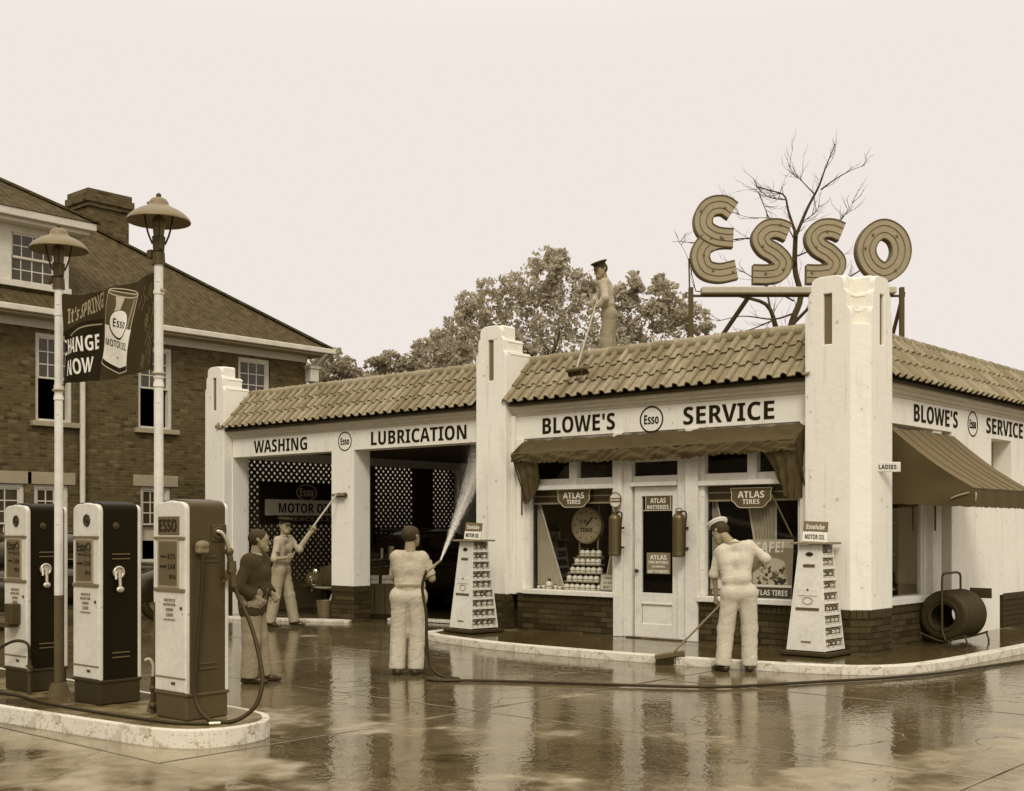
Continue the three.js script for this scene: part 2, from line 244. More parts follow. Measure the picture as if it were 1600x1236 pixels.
// brick base: courses of single bricks on a recessed mortar bed, a rowlock course on top
const brickG = [0.205, 0.198, 0.095].map(L => new THREE.BoxGeometry(L, 0.066, 0.05)); brickG.forEach((g, i) => boxUV(g));
const brickUV = brickG.map(g => boxUV(g)); let nBrick = 0; const restBricks = [];
function brickWall(ox, oz, ry, L, parent, y0 = 0.05, y1 = 0.64, single = true) {
  const base = M4(ox, 0, oz, 0, ry, 0), rows = Math.floor((y1 - 0.105 - y0) / 0.0775);
  const bed = bx(L, y1 - y0 - 0.004, 0.1, L / 2, (y0 + y1) / 2 - 0.002, -0.0565).applyMatrix4(base);
  const panel = obj('brick_base', bed, M.mortar, parent), row = [];
  for (let r = 0; r < rows; r++) {
    let x = r % 2 ? -0.105 : 0, y = y0 + 0.005 + 0.0775 * r + 0.033;
    while (x < L - 0.03) {
      const a = Math.max(0, x), b = Math.min(L, x + 0.205); x += 0.215; if (b - a < 0.03) continue;
      const m = M4((a + b) / 2, y + rr(-.001, .001), -0.025 + rr(-0.002, 0.003), 0, 0, rr(-.006, .006), (b - a) / 0.205, 1, 1).premultiply(base);
      if (single && nBrick < 292) { const q = shade(new THREE.Mesh(brickUV[0], M.brick[Math.floor(rnd() * 4)])); q.name = 'brick'; q.applyMatrix4(m); panel.add(q); nBrick++; }
      else restBricks.push(brickUV[0].clone().applyMatrix4(m));
    }
  }
  for (let x = 0.004; x < L - 0.06; x += 0.0745) row.push(bx(0.066, 0.098, 0.06, x + 0.033, y1 - 0.051, -0.026 + rr(-.002, .003)).applyMatrix4(base));
  const q = obj('rowlock_course', row, M.brick[1], panel); q.userData.kind = 'stuff';
}
brickWall(-5.70, 0.0, 0, 1.85, st); brickWall(-2.42, 0.0, 0, 1.70, st);
brickWall(-0.72, 0.195, 0, 0.615, st); brickWall(-0.105, 0.195, PI / 4, 0.252, st); brickWall(0.073, 0.017, PI / 2, 0.64, st);
brickWall(XR + 0.002, -0.62, PI / 2, 2.30, st); brickWall(-6.39, 0.195, 0, 0.62, st); brickWall(-5.772, 0.19, PI / 2, 0.19, st);
brickWall(-10.09, 0.004, 0, 0.6, st, 0.0); brickWall(-9.486, 0.0, PI / 2, 0.372, st, 0.0);
brickWall(XR + 0.004, -5.131, PI / 2, 4.0, st); brickWall(-13.655, 0.195, 0, 0.62, st, 0.0); brickWall(-13.03, 0.19, PI / 2, 0.19, st, 0.0);
if (restBricks.length) { const q = obj('bricks', restBricks, M.brick[0], st, false); q.userData.kind = 'stuff'; }
// fascia lettering and ringed emblems
const ONF = (x0, x1, y0 = 3.085, y1 = 3.325) => M4((x0 + x1) / 2, (y0 + y1) / 2, 0.0015);
const onR = (z0, z1, y0, y1) => M4(XR + 0.0015, (y0 + y1) / 2, (z0 + z1) / 2, 0, PI / 2, 0);
const word = (t, m, w, h) => obj('lettering', letters(t, w, h, 0.005).applyMatrix4(m), M.ink, st);
word('WASHING', ONF(-12.35, -10.77), 1.58, 0.235); word('LUBRICATION', ONF(-9.046, -6.783), 2.263, 0.235);
word("BLOWE'S", ONF(-5.193, -3.835), 1.358, 0.245); word('SERVICE', ONF(-2.664, -1.26), 1.404, 0.245);
word("BLOWE'S", onR(-1.74, -3.28, 3.10, 3.34), 1.54, 0.24); word('SERVICE', onR(-4.42, -6.03, 3.10, 3.34), 1.61, 0.24);
function emblem(m, s) {
  const g = subgroup('emblem', st); g.applyMatrix4(m);
  obj('ring', tor(0.17, 0.011, 0, 0, 0.002, 0, 0, 0, 6, 40).scale(s * 1.06, s, 0.5), M.ink, g);
  obj('lettering', letters('Esso', 0.235 * s, 0.125 * s, 0.005), M.ink, g);
}
emblem(M4(-3.198, 3.19, 0.0015), 1.05); emblem(M4(-9.731, 3.19, 0.0015), 0.95); emblem(M4(XR + 0.0015, 3.20, -3.87, 0, PI / 2, 0), 1.05);
// clay tile eaves: every tile a piece of its own
{
  const sec = [[-0.106, 0.004], [-0.088, 0.0], [-0.082, 0.018], [-0.066, 0.045], [-0.044, 0.058], [-0.020, 0.056], [0.000, 0.040], [0.010, 0.016], [0.006, 0.0], [0.05, -0.002], [0.106, 0.004]];
  const mk = (L, k) => { // front edge at the origin, running up the slope (-z), humps narrowing a little
    const P = [], U = []; const top = (i, t) => [sec[i][0] * (1 - 0.06 * t), sec[i][1] + 0.016, -L * t], bot = (i, t) => [sec[i][0] * (1 - 0.06 * t), sec[i][1], -L * t];
    const quad = (a, b, c, d) => { P.push(...a, ...b, ...c, ...a, ...c, ...d); };
    for (let i = 0; i < 10; i++) { quad(top(i, 0), top(i + 1, 0), top(i + 1, 1), top(i, 1)); quad(bot(i, 0), bot(i + 1, 0), top(i + 1, 0), top(i, 0)); }
    const g = new THREE.BufferGeometry(); g.setAttribute('position', new THREE.Float32BufferAttribute(P, 3)); g.setAttribute('uv', new THREE.Float32BufferAttribute(new Float32Array(P.length / 3 * 2), 2));
    const q = boxUV(toCreasedNormals(g, 0.75), k * 0.37);
    return q;
  };
  const tg = [0, 1, 2, 3, 4].map(k => mk(0.40, k)), e = [0.235, 3.555], r = [-0.42, 4.265], dx = r[0] - e[0], dy = r[1] - e[1], L = Math.hypot(dx, dy), ang = Math.atan2(dy, -dx);
  const roof = subgroup('tile_roof', st), rest = []; let n = 0;
  obj('battens', [bx(6.63, 0.03, L - 0.03, -9.705, 0, 0), bx(5.0, 0.03, L - 0.03, -3.2, 0, 0)].map(g => g.translate(0, -0.02, 0).applyMatrix4(new THREE.Matrix4().makeRotationX(ang)).translate(0, (e[1] + r[1]) / 2 - 0.02, (e[0] + r[0]) / 2 - 0.02)).concat([bx(8.6, 0.03, L - 0.03, 0, 0, 0).translate(0, -0.02, 0).applyMatrix4(new THREE.Matrix4().makeRotationX(ang)).translate(0, (e[1] + r[1]) / 2 - 0.02, (e[0] + r[0]) / 2 - 0.02).rotateY(PI / 2).translate(XR, 0, -4.8)]), M.dark, roof);
  const put = (frame, s, c) => {
    const d = 0.012 + c * 0.318, z = e[0] + dx * d / L, y = e[1] + dy * d / L + rr(-.003, .003);
    const m = M4(s + rr(-.003, .003), y + 0.02, z, ang - 0.085 + rr(-.006, .006), 0, 0).multiply(M4(0, 0, 0, 0, rr(-.006, .006), rr(-.008, .008))).premultiply(frame);
    const gi = Math.floor(rnd() * 5), mi = Math.floor(rnd() * 4);
    if (n < 298) { const q = shade(new THREE.Mesh(tg[gi], M.tileMats[mi])); q.name = 'roof_tile'; q.applyMatrix4(m); roof.add(q); n++; } else rest.push(tg[gi].clone().applyMatrix4(m));
  };
  const I = new THREE.Matrix4(), RF = new THREE.Matrix4().makeRotationY(PI / 2).setPosition(XR, 0, 0);
  for (let c = 0; c < 3; c++) {
    for (let x = -13.02 + 0.06 - (c < 1 ? 0.207 : 0); x < -6.42; x += 0.207) put(I, x, c);
    for (let x = -5.72; x < -0.62 - 0.1 * c; x += 0.207) put(I, x, c);
    for (let x = 0.72; x < 8.6; x += 0.207) put(RF, x, c);
  }
  if (rest.length) { const q = obj('roof_tiles', rest, M.tileMats[1], roof, false); q.userData.kind = 'stuff'; }
  const rg = [0, 1].map(k => boxUV(new THREE.CylinderGeometry(0.085 + 0.012 * 0, 0.10, 0.43, 12, 1, false, -PI / 2, PI).rotateZ(PI / 2).rotateX(0), k));
  const ridge = (frame, x0, x1) => { for (let x = x0; x < x1; x += 0.385) { const q = shade(new THREE.Mesh(boxUV(new THREE.CylinderGeometry(0.078, 0.092, 0.42, 14, 1).rotateZ(-PI / 2)), M.tileMats[Math.floor(rnd() * 4)])); q.name = 'ridge_tile'; q.applyMatrix4(M4(x + 0.2, r[1] + 0.01, r[0] - 0.02, rr(-.03, .03), rr(-.012, .012), rr(-.012, .012)).premultiply(frame)); roof.add(q); } };
  ridge(I, -12.95, -6.5); ridge(I, -5.75, -0.95); ridge(RF, 0.75, 8.5);
}
// shop front
{
  const tr = [], zf = -0.03;
  // left window, door bay, right window: posts and rails
  tr.push(rb2(-3.85, -3.70, 0.10, 3.03, -0.12, 0.03), rb2(-3.70, -3.56, 0.10, 3.03, -0.12, -0.02), rb2(-2.78, -2.62, 0.10, 3.03, -0.12, -0.02), rb2(-2.62, -2.42, 0.10, 3.03, -0.12, 0.03));
  for (const [x0, x1, m0, m1] of [[-5.56, -3.85, -4.70, -4.555], [-2.42, -0.88, -1.677, -1.535]]) {
    tr.push(rb2(x0, x0 + 0.075, 0.73, 3.03, -0.13, -0.03), rb2(x1 - 0.06, x1, 0.73, 3.03, -0.13, -0.03));
    tr.push(rb2(x0, x1, 2.235, 2.30, -0.14, 0.025), rb2(x0 + .07, x1 - .06, 2.30, 2.40, -0.12, -0.045), rb2(m0, m1, 2.30, 2.80, -0.13, -0.02), rb2(x0, x1, 2.73, 3.03, -0.12, -0.035));
  }
  tr.push(rb2(-3.56, -2.78, 2.25, 2.31, -0.14, 0.02), rb2(-3.56, -2.78, 2.31, 2.40, -0.12, -0.05), rb2(-3.56, -2.78, 2.60, 3.03, -0.12, -0.045));
  obj('shop_front', tr, M.trim, st);
  for (const [x0, x1] of [[-5.56, -3.85], [-2.42, -0.88]]) obj('sill', rbx(x1 - x0, 0.075, 0.20, 0.012, (x0 + x1) / 2, 0.69, -0.035), M.trim, st);
  for (const [x0, x1, y0, y1] of [[-5.485, -3.91, 0.73, 2.235], [-5.485, -4.70, 2.40, 2.73], [-4.555, -3.91, 2.40, 2.73], [-2.345, -0.94, 0.73, 2.235], [-2.345, -1.677, 2.40, 2.73], [-1.535, -0.94, 2.40, 2.73], [-3.56, -2.78, 2.40, 2.60]]) obj('pane', box2(x0, x1, y0, y1, -0.104, -0.099), M.glass, st);
  const bars = [box2(-5.485, -3.91, 2.02, 2.045, -0.16, -0.14), box2(-2.345, -0.94, 2.02, 2.045, -0.16, -0.14), box2(-5.485, -3.91, 2.13, 2.15, -0.16, -0.14), box2(-2.345, -0.94, 2.13, 2.15, -0.16, -0.14)];
  obj('pelmet_rail', bars, mat(0.35), st);
  obj('valance', [box2(-5.485, -3.91, 2.045, 2.235, -0.175, -0.165), box2(-2.345, -0.94, 2.045, 2.235, -0.175, -0.165)], mat(0.08, { map: T.cloth }), st);
  const d = subgroup('door', st);
  obj('leaf', [rb2(-3.53, -3.41, 0.11, 2.245, -0.10, -0.055), rb2(-2.885, -2.785, 0.11, 2.245, -0.10, -0.055), rb2(-3.41, -2.885, 2.11, 2.245, -0.10, -0.055), rb2(-3.41, -2.885, 0.11, 0.30, -0.10, -0.055), rb2(-3.41, -2.885, 0.60, 0.74, -0.10, -0.055), rb2(-3.40, -2.89, 0.29, 0.61, -0.09, -0.07), rb2(-3.41, -2.885, 0.575, 0.605, -0.10, -0.045)], M.trim, d);
  obj('pane', box2(-3.415, -2.88, 0.735, 2.115, -0.083, -0.078), M.glass, d);
  obj('handle', [cyl(0.018, 0.018, 0.05, -3.47, 1.05, -0.035, PI / 2), sph(0.028, -3.47, 1.05, -0.01)], M.iron, d);
  obj('threshold', rbx(1.0, 0.03, 0.25, 0.008, -3.1, 0.105, -0.05), M.walk, st);
  // right wall window, its reveal and the small high opening
  obj('shop_front', [rb2(-0.30, XR - 0.12, 0.73, 3.035, -2.329, -2.27), rb2(-0.3, XR - 0.02, 0.7, 3.035, -2.75, -2.45), rb2(-0.34, XR - 0.1, 0.7, 3.035, -2.46, -2.33), rb2(-0.3, XR - 0.1, 2.15, 2.22, -2.3, -0.6), rb2(-0.3, XR + 0.03, 0.64, 0.735, -2.75, -0.6, 0.01), box2(-0.42, XR - 0.2, 0.05, 0.64, -3.07, -0.6)], M.trim, st);
  obj('pane', box2(-0.262, -0.257, 0.735, 2.15, -2.28, -0.6), M.glass, st);
  obj('reveal', [box2(-0.42, XR - 0.16, 0.64, 3.035, -3.064, -2.75)], mat(0.35, { map: T.wear }), st);
  obj('opening_back', box2(-0.45, -0.40, 2.1, 3.035, -5.51, -4.62), mat(0.30, { map: T.wear }), st);
  // things inside belong to the room: shelves seen through the right hand pane
  obj('shelf', [box2(-1.1, -0.42, 1.72, 1.75, -2.3, -0.7), box2(-1.1, -0.42, 1.28, 1.31, -2.3, -0.7), box2(-1.1, -0.42, 0.80, 0.83, -2.3, -0.7)], mat(0.4), st);
  const cz = []; for (let z = -2.26; z < -1.75; z += 0.05) cz.push(cyl(0.03, 0.03, 1.45, -0.33, 1.45, z, 0, 0, 0, 8)); obj('curtain', cz, mat(0.13, { map: T.cloth }), st);
  // drawn back curtains behind the glass
  const cur = (xt0, xt1, xb0, xb1, y0, y1, n) => { const g = new THREE.PlaneGeometry(1, 1, n * 6, 10), p = g.attributes.position; for (let i = 0; i < p.count; i++) { const u = p.getX(i) + 0.5, v = p.getY(i) + 0.5; p.setXYZ(i, lerp(lerp(xb0, xb1, u), lerp(xt0, xt1, u), v), lerp(y0, y1, v), -0.235 + 0.018 * Math.sin(u * n * 2 * PI)); } g.computeVertexNormals(); return g; };
  const cm = mat(0.42, { map: T.cloth, side: THREE.DoubleSide });
  obj('curtain', cur(-5.485, -5.43, -5.485, -4.96, 0.75, 2.02, 9), cm, st); obj('curtain', cur(-3.93, -3.91, -4.19, -3.91, 0.75, 1.95, 5), cm, st);
  obj('curtain', cur(-2.345, -2.27, -2.345, -1.95, 0.75, 2.02, 8), cm, st); obj('curtain', cur(-1.78, -1.36, -1.55, -1.36, 0.75, 2.02, 8), cm, st);
  const hem = (a, b) => rod(a, b, 0.011, 6);
  obj('curtain_hem', [hem([-5.43, 2.02, -0.225], [-4.955, 0.75, -0.225]), hem([-3.93, 1.95, -0.225], [-4.195, 0.75, -0.225]), hem([-2.27, 2.02, -0.225], [-1.945, 0.75, -0.225]), hem([-1.78, 2.02, -0.225], [-1.555, 0.75, -0.225]), hem([-1.36, 2.02, -0.225], [-1.36, 0.75, -0.225])], mat(0.55), st);
  obj('display_shelf', [box2(-5.49, -3.88, 0.66, 0.725, -0.75, -0.1), box2(-2.35, -0.9, 0.66, 0.725, -0.75, -0.1)], mat(0.6, { map: T.wear }), st);
}
// lattice that closes the side of the bays (thin laths, too many to part)
{
  const laths = [], z0 = -6.62, z1 = -0.36, y0 = 0.55, y1 = 3.04, pit = 0.1015;
  const clipLine = (c, s) => { const a = s > 0 ? Math.max(z0, y0 - c) : Math.max(z0, c - y1), b = s > 0 ? Math.min(z1, y1 - c) : Math.min(z1, c - y0); if (b - a < 0.05) return null; return s > 0 ? [[a, a + c], [b, b + c]] : [[a, c - a], [b, c - b]]; };
  for (let c = y0 - z1 - 0.2; c < y1 - z0; c += pit * 1.414) { const q = clipLine(c, 1); if (q) laths.push(bar([-13.405, q[0][1], q[0][0]], [-13.405, q[1][1], q[1][0]], 0.012, 0.049)); }
  for (let c = z0 + y0; c < z1 + y1; c += pit * 1.414) { const q = clipLine(c, -1); if (q) laths.push(bar([-13.42, q[0][1], q[0][0]], [-13.42, q[1][1], q[1][0]], 0.012, 0.049)); }
  const q = obj('lattice', laths.map(g => { // swap so that the wide side lies in the wall
    return g; }), mat(0.03, { roughness: 0.9 }), st); q.userData.kind = 'stuff';
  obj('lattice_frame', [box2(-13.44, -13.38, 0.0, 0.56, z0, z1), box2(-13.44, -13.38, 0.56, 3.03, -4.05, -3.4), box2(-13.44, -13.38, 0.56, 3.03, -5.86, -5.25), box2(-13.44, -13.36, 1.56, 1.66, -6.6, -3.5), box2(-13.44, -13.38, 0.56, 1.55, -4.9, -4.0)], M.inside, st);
}
{ // dark oil board hung on the lattice, facing the street
  const b = thing('oil_board', 'dark oil advertising board with pale band hung on the lattice of the washing bay', 'sign', [-13.375, 2.18, -2.16], PI / 2);
  obj('board', rbx(2.52, 0.86, 0.02, 0.006, 0, 0, 0), M.black, b);
  obj('band', rbx(2.3, 0.325, 0.006, 0.002, 0.02, -0.095, 0.014), mat(0.62, { map: T.wear }), b);
  obj('lettering', letters('MOTOR OIL', 1.42, 0.2, 0.004).translate(-0.08, -0.105, 0.0175), M.black, b);
  obj('lettering', letters('UNEXCELLED', 1.5, 0.085, 0.004, fontR).translate(0.0, -0.33, 0.0105), mat(0.4), b);
  obj('oval', new THREE.CylinderGeometry(0.2, 0.2, 0.008, 36).rotateX(PI / 2).scale(1.35, 0.85, 1).translate(-0.06, 0.225, 0.016), M.black, b);
  obj('ring', tor(0.2, 0.013, 0.0, 0, 0, 0, 0, 0, 6, 40).scale(1.3, 0.8, 0.5).translate(-0.06, 0.225, 0.021), mat(0.36), b);
  obj('lettering', letters('Esso', 0.36, 0.17, 0.004).translate(-0.06, 0.225, 0.0205), mat(0.42), b);
}
tag(obj('added_fence', (() => { const gs = []; for (let z = -8.4; z < -0.85; z += 0.16) gs.push(rbx(0.02, 3.3 + rr(-.01, .01), 0.152, 0.004, -15.1, 1.65, z, 0, 0, 0, 1)); return gs; })(), mat(0.6, { map: T.wood })), 'whitewashed board fence added behind the lattice of the bays to brighten its holes', 'fence');  // added pale backdrop so the lattice holes look bright
// ---------- brick house behind the bays ----------
{
  const HX = -16.15, ZN = 16, ZF = -4.355, HW = 9.2;          // street face x, near and far ends, depth
  const brickTex = (kind) => texOf(1024, (u, v) => {
    const rows = 36, cols = 14, r = Math.floor(v * rows), fy = v * rows - r, uu = u * cols + (r % 2 ? 0.5 : 0), c = Math.floor(uu), fx = uu - c;
    const joint = fx < 0.045 || fy < 0.13; const h = (Math.imul(((c % cols) + 1) * 7349 ^ (r + 1) * 9151, 2654435761) >>> 0) / 4294967296;
    const f = fineT(u, v);
    if (kind === 'b') return joint ? 0.25 : 0.75 + 0.2 * (f - 0.5) + 0.1 * h;
    return sepia(joint ? 0.15 + 0.1 * (f - 0.5) : 0.082 + 0.035 * h + 0.06 * (f - 0.5) + (h > 0.92 ? 0.025 : 0) - (h < 0.1 ? 0.025 : 0));
  }, kind !== 'b', 1 / 2.5);
  T.house = brickTex('c'); T.houseB = brickTex('b');
  const brick = wht({ map: T.house, bumpMap: T.houseB, bumpScale: 0.012, roughness: 0.9, specularColor: WARM, specularIntensity: 0.5 });
  T.shingle = texOf(1024, (u, v) => { const rows = 16, r = Math.floor(v * rows), fy = v * rows - r, uu = u * 16 + (r * 0.37) % 1, c = Math.floor(uu), fx = uu - c, h = (Math.imul((c % 16 + 1) * 7349 ^ (r + 1) * 9151, 2654435761) >>> 0) / 4294967296; return sepia(0.065 + 0.02 * h + 0.07 * (fineT(u, v) - 0.5) + 0.02 * (coarseT(u, v) - 0.5) - (fy < 0.1 || fx < 0.04 ? 0.05 : 0)); }, true, 1 / 2.4);
  const shingle = wht({ map: T.shingle, bumpMap: T.grain, bumpScale: 0.01, roughness: 0.95, specularColor: WARM, specularIntensity: 0.5 });
  const stone = mat(0.36, { map: T.wear, roughness: 0.9 }), pw = mat(0.66, { map: T.wear }), gl = wht({ color: S(0.05), roughness: 0.08, ior: 1.5 });
  const hs = thing('brick_house', 'two storey brick house with hipped shingle roof, white sash windows and a brick chimney', 'house');
  // window openings on the street face: [z near, z far, sill, head, kind]
  const wins = [[2.40, 1.62, 3.77, 5.52, 'open'], [0.13, -0.70, 3.77, 5.52, 'open'], [-2.41, -3.30, 3.77, 5.55, 'shut'], [3.6, 2.62, 0.95, 2.52, 'shut'], [2.43, 1.70, 0.95, 2.52, 'shut'], [0.08, -0.66, 0.95, 2.54, 'half'], [5.6, 4.8, 3.77, 5.52, 'shut']];
  const s = new THREE.Shape(); s.moveTo(-ZN, 0); s.lineTo(-ZF, 0); s.lineTo(-ZF, 5.72); s.lineTo(-ZN, 5.72); s.closePath();
  for (const [a, b, y0, y1] of wins) { const h = new THREE.Path(); h.moveTo(-a, y0); h.lineTo(-a, y1); h.lineTo(-b, y1); h.lineTo(-b, y0); h.closePath(); s.holes.push(h); }
  const face = extr(s, 0.3).rotateY(PI / 2).translate(HX - 0.3, 0, 0);
  obj('wall', [face, box2(HX - HW, HX - 0.3, 0, 5.72, ZF, ZF + 0.3), box2(HX - HW, HX - HW + 0.3, 0, 5.72, ZF + 0.3, ZN)], brick, hs);
  obj('floor', [box2(HX - HW + .3, HX - 0.31, 3.1, 3.2, ZF + .3, ZN), box2(HX - HW + .3, HX - 0.31, 5.68, 5.71, ZF + .3, ZN), box2(HX - 3.2, HX - 3.1, 0, 5.68, ZF + .3, ZN)], M.inside, hs);
  for (const [a, b, y0, y1, kind] of wins) {
    const w = subgroup('window', hs), fr = [], x = HX - 0.11, zc = (a + b) / 2, W = a - b, my = (y0 + y1) / 2, cw = 0.075;
    fr.push(box2(x - 0.06, x + 0.06, y0, y1, b, b + cw), box2(x - 0.06, x + 0.06, y0, y1, a - cw, a), box2(x - 0.06, x + 0.06, y1 - cw, y1, b + cw, a - cw), box2(x - 0.06, x + 0.09, y0, y0 + 0.05, b + cw, a - cw));
    const sash = (ya, yb, dx, cols, rows) => {
      const i0 = b + cw, i1 = a - cw, f = 0.035, sx = x + dx;
      fr.push(box2(sx - .018, sx + .018, ya, yb, i0, i0 + f), box2(sx - .018, sx + .018, ya, yb, i1 - f, i1), box2(sx - .018, sx + .018, ya, ya + f, i0 + f, i1 - f), box2(sx - .018, sx + .018, yb - f, yb, i0 + f, i1 - f));
      for (let c = 1; c < cols; c++) { const z = lerp(i0 + f, i1 - f, c / cols); fr.push(box2(sx - .012, sx + .012, ya + f, yb - f, z - .011, z + .011)); }
      for (let r = 1; r < rows; r++) { const y = lerp(ya + f, yb - f, r / rows); fr.push(box2(sx - .0115, sx + .0115, y - .011, y + .011, i0 + f, i1 - f)); }
      for (let c = 0; c < cols; c++) for (let r = 0; r < rows; r++) obj('pane', bx(0.004, (yb - ya - 2 * f) / rows - 0.022, (i1 - i0 - 2 * f) / cols - 0.022, sx, lerp(ya + f, yb - f, (r + .5) / rows), lerp(i0 + f, i1 - f, (c + .5) / cols), 0, rr(-.02, .02), rr(-.02, .02)), gl, w);
    };
    if (kind === 'shut') { sash(my, y1 - cw, 0.02, 3, 3); sash(y0 + 0.05, my + 0.03, -0.02, 3, 2); }
    else { sash(my - 0.02, y1 - cw, 0.02, 3, 3); if (kind === 'half') { obj('blind', bx(0.01, 0.3, W - 2 * cw, x - .05, my - 0.2, zc), mat(0.5), w); } else obj('lower_sash', [box2(x - .04, x - .01, my, my + .04, b + cw, a - cw)], pw, w); }
    obj('frame', fr, pw, w);
    obj('sill', rbx(0.3, 0.1, W + 0.22, 0.01, HX - 0.04, y0 - 0.05, zc), stone, w);
    if (y1 < 3) obj('lintel', rbx(0.34, 0.24, W + (kind === 'half' ? 0.34 : 0.28), 0.008, HX - 0.155, y1 + 0.125, zc), stone, w);
  }
  // eaves: frieze board, soffit and gutter
  const E = HX + 0.45, Z2 = ZF - 0.45;
  obj('frieze', [box2(HX - 0.1, HX + 0.03, 5.60, 5.76, ZF - 0.02, ZN), box2(HX - HW, HX - .1, 5.60, 5.76, ZF - 0.05, ZF + .05)], pw, hs);
  obj('soffit', [box2(HX + .03, E - 0.02, 5.75, 5.79, Z2, ZN), box2(HX - HW - .4, HX + .03, 5.77, 5.80, Z2, ZF + .3)], mat(0.3), hs);
  obj('gutter', [rb2(E - 0.05, E + 0.07, 5.80, 5.92, Z2 - 0.05, ZN, 0.02), rb2(HX - HW - .4, E - .05, 5.80, 5.92, Z2 - 0.06, Z2 + .06, 0.02)], pw, hs);
  const tan = 0.71, half = HW / 2 + 0.45, xr = HX - HW / 2, yr = 5.90 + half * tan, zr = Z2 + half;
  const tri = (...p) => { const g = new THREE.BufferGeometry(); g.setAttribute('position', new THREE.Float32BufferAttribute(p.flat(), 3)); g.computeVertexNormals(); return g; };
  const A = [E, 5.90, Z2], B = [E, 5.90, ZN], C = [xr, yr, ZN], D = [xr, yr, zr], F = [xr - half, 5.90, Z2], G = [xr - half, 5.90, ZN];
  const roof = obj('roof', [tri(A, D, B), tri(B, D, C), tri(A, F, D), tri(F, G, C), tri(F, C, D)], shingle, hs);
  obj('hip_cap', [bar([A[0], A[1] + .03, A[2]], [D[0], D[1] + .03, D[2]], 0.22, 0.05), bar([D[0], D[1] + .03, D[2]], [C[0], C[1] + .03, C[2]], 0.22, 0.05)], shingle, roof);
  // chimney: single bricks in its visible top courses would be under a pixel high, so brickwork is texture here
  obj('chimney', [box2(-20.9, -20.05, 6.5, 9.35, -2.02, -0.95), box2(-20.95, -20.0, 9.35, 9.45, -2.07, -0.90), box2(-21.0, -19.96, 9.45, 9.62, -2.12, -0.86), box2(-20.96, -19.99, 9.62, 9.76, -2.07, -0.90)], brick, hs);
  // upper dormer with its own hipped roof
  const dm = subgroup('dormer', hs);
  obj('wall', [box2(-16.9, -16.25, 6.0, 7.55, 1.66, 1.78), box2(-16.32, -16.25, 6.0, 6.42, 1.78, 6.6), box2(-20, -16.9, 6.0, 7.55, 1.66, 1.75), box2(-16.9, -16.7, 6.0, 7.5, 1.8, 6.6)], shingle, dm);
  obj('casing', [rb2(-16.34, -16.22, 6.40, 7.56, 1.66, 1.95), rb2(-16.34, -16.22, 6.40, 7.56, 2.85, 3.5), rb2(-16.33, -16.18, 6.36, 6.47, 1.62, 3.5), rb2(-16.33, -16.23, 7.42, 7.56, 1.95, 2.85), rb2(-16.34, -16.23, 6.4, 7.56, 4.3, 6.6)], pw, dm);
  { const fr = [], x = -16.29, b = 1.95, a = 2.85; for (const [ya, yb, dx] of [[6.47, 6.96, -0.015], [6.93, 7.42, 0.015]]) { fr.push(box2(x + dx - .015, x + dx + .015, ya, ya + .04, b, a), box2(x + dx - .015, x + dx + .015, yb - .04, yb, b, a), box2(x + dx - .015, x + dx + .015, ya, yb, b, b + .04), box2(x + dx - .015, x + dx + .015, ya, yb, a - .04, a)); for (let c = 1; c < 4; c++) fr.push(box2(x + dx - .01, x + dx + .01, ya, yb, lerp(b, a, c / 4) - .01, lerp(b, a, c / 4) + .01)); fr.push(box2(x + dx - .0095, x + dx + .0095, (ya + yb) / 2 - .01, (ya + yb) / 2 + .01, b, a)); for (let c = 0; c < 4; c++) for (let r = 0; r < 2; r++) obj('pane', bx(0.004, 0.2, 0.19, x + dx, lerp(ya + .03, yb - .03, (r + .5) / 2), lerp(b + .03, a - .03, (c + .5) / 4), 0, rr(-.03, .03), rr(-.03, .03)), gl, dm); } obj('sash', fr, pw, dm); }
  obj('cornice', [rb2(-16.45, -15.95, 7.56, 7.64, 1.35, 7, 0.01), rb2(-16.40, -15.85, 7.64, 7.80, 1.25, 7, 0.02), rb2(-20.5, -16.4, 7.64, 7.80, 1.25, 1.6, 0.02)], pw, dm);
  const dy = 7.80, de = -15.83, dz = 1.22, dr = 2.6; const a2 = [de, dy, dz], d2 = [de - dr, dy + dr * 0.62, dz + dr], b2 = [de, dy, 7], c2 = [de - dr, dy + dr * 0.62, 7], f2 = [de - 2 * dr, dy, dz];
  obj('roof', [tri(a2, d2, b2), tri(b2, d2, c2), tri(a2, f2, d2)], shingle, dm);
  obj('hip_cap', [bar([a2[0], a2[1] + .02, a2[2]], [d2[0], d2[1] + .02, d2[2]], .2, .05)], shingle, dm);
  // rainwater pipes and eaves bracket
  obj('drainpipe', [rod([HX + .09, 0, 1.45], [HX + .09, 3.2, 1.45], 0.055, 10), rod([HX + .09, 3.2, 1.45], [HX + .09, 5.78, 1.45], 0.055, 10)], pw, hs);
  obj('drainpipe', [rod([HX + .09, 0, ZF - .1], [HX + .09, 5.1, ZF - .1], 0.05, 10), rod([HX + .09, 5.45, ZF - .1], [E, 5.8, ZF - .25], 0.05, 10), rbx(0.26, 0.34, 0.26, 0.03, HX + .09, 5.3, ZF - .1), rbx(0.32, 0.08, 0.32, 0.02, HX + .09, 5.48, ZF - .1)], pw, hs);
}
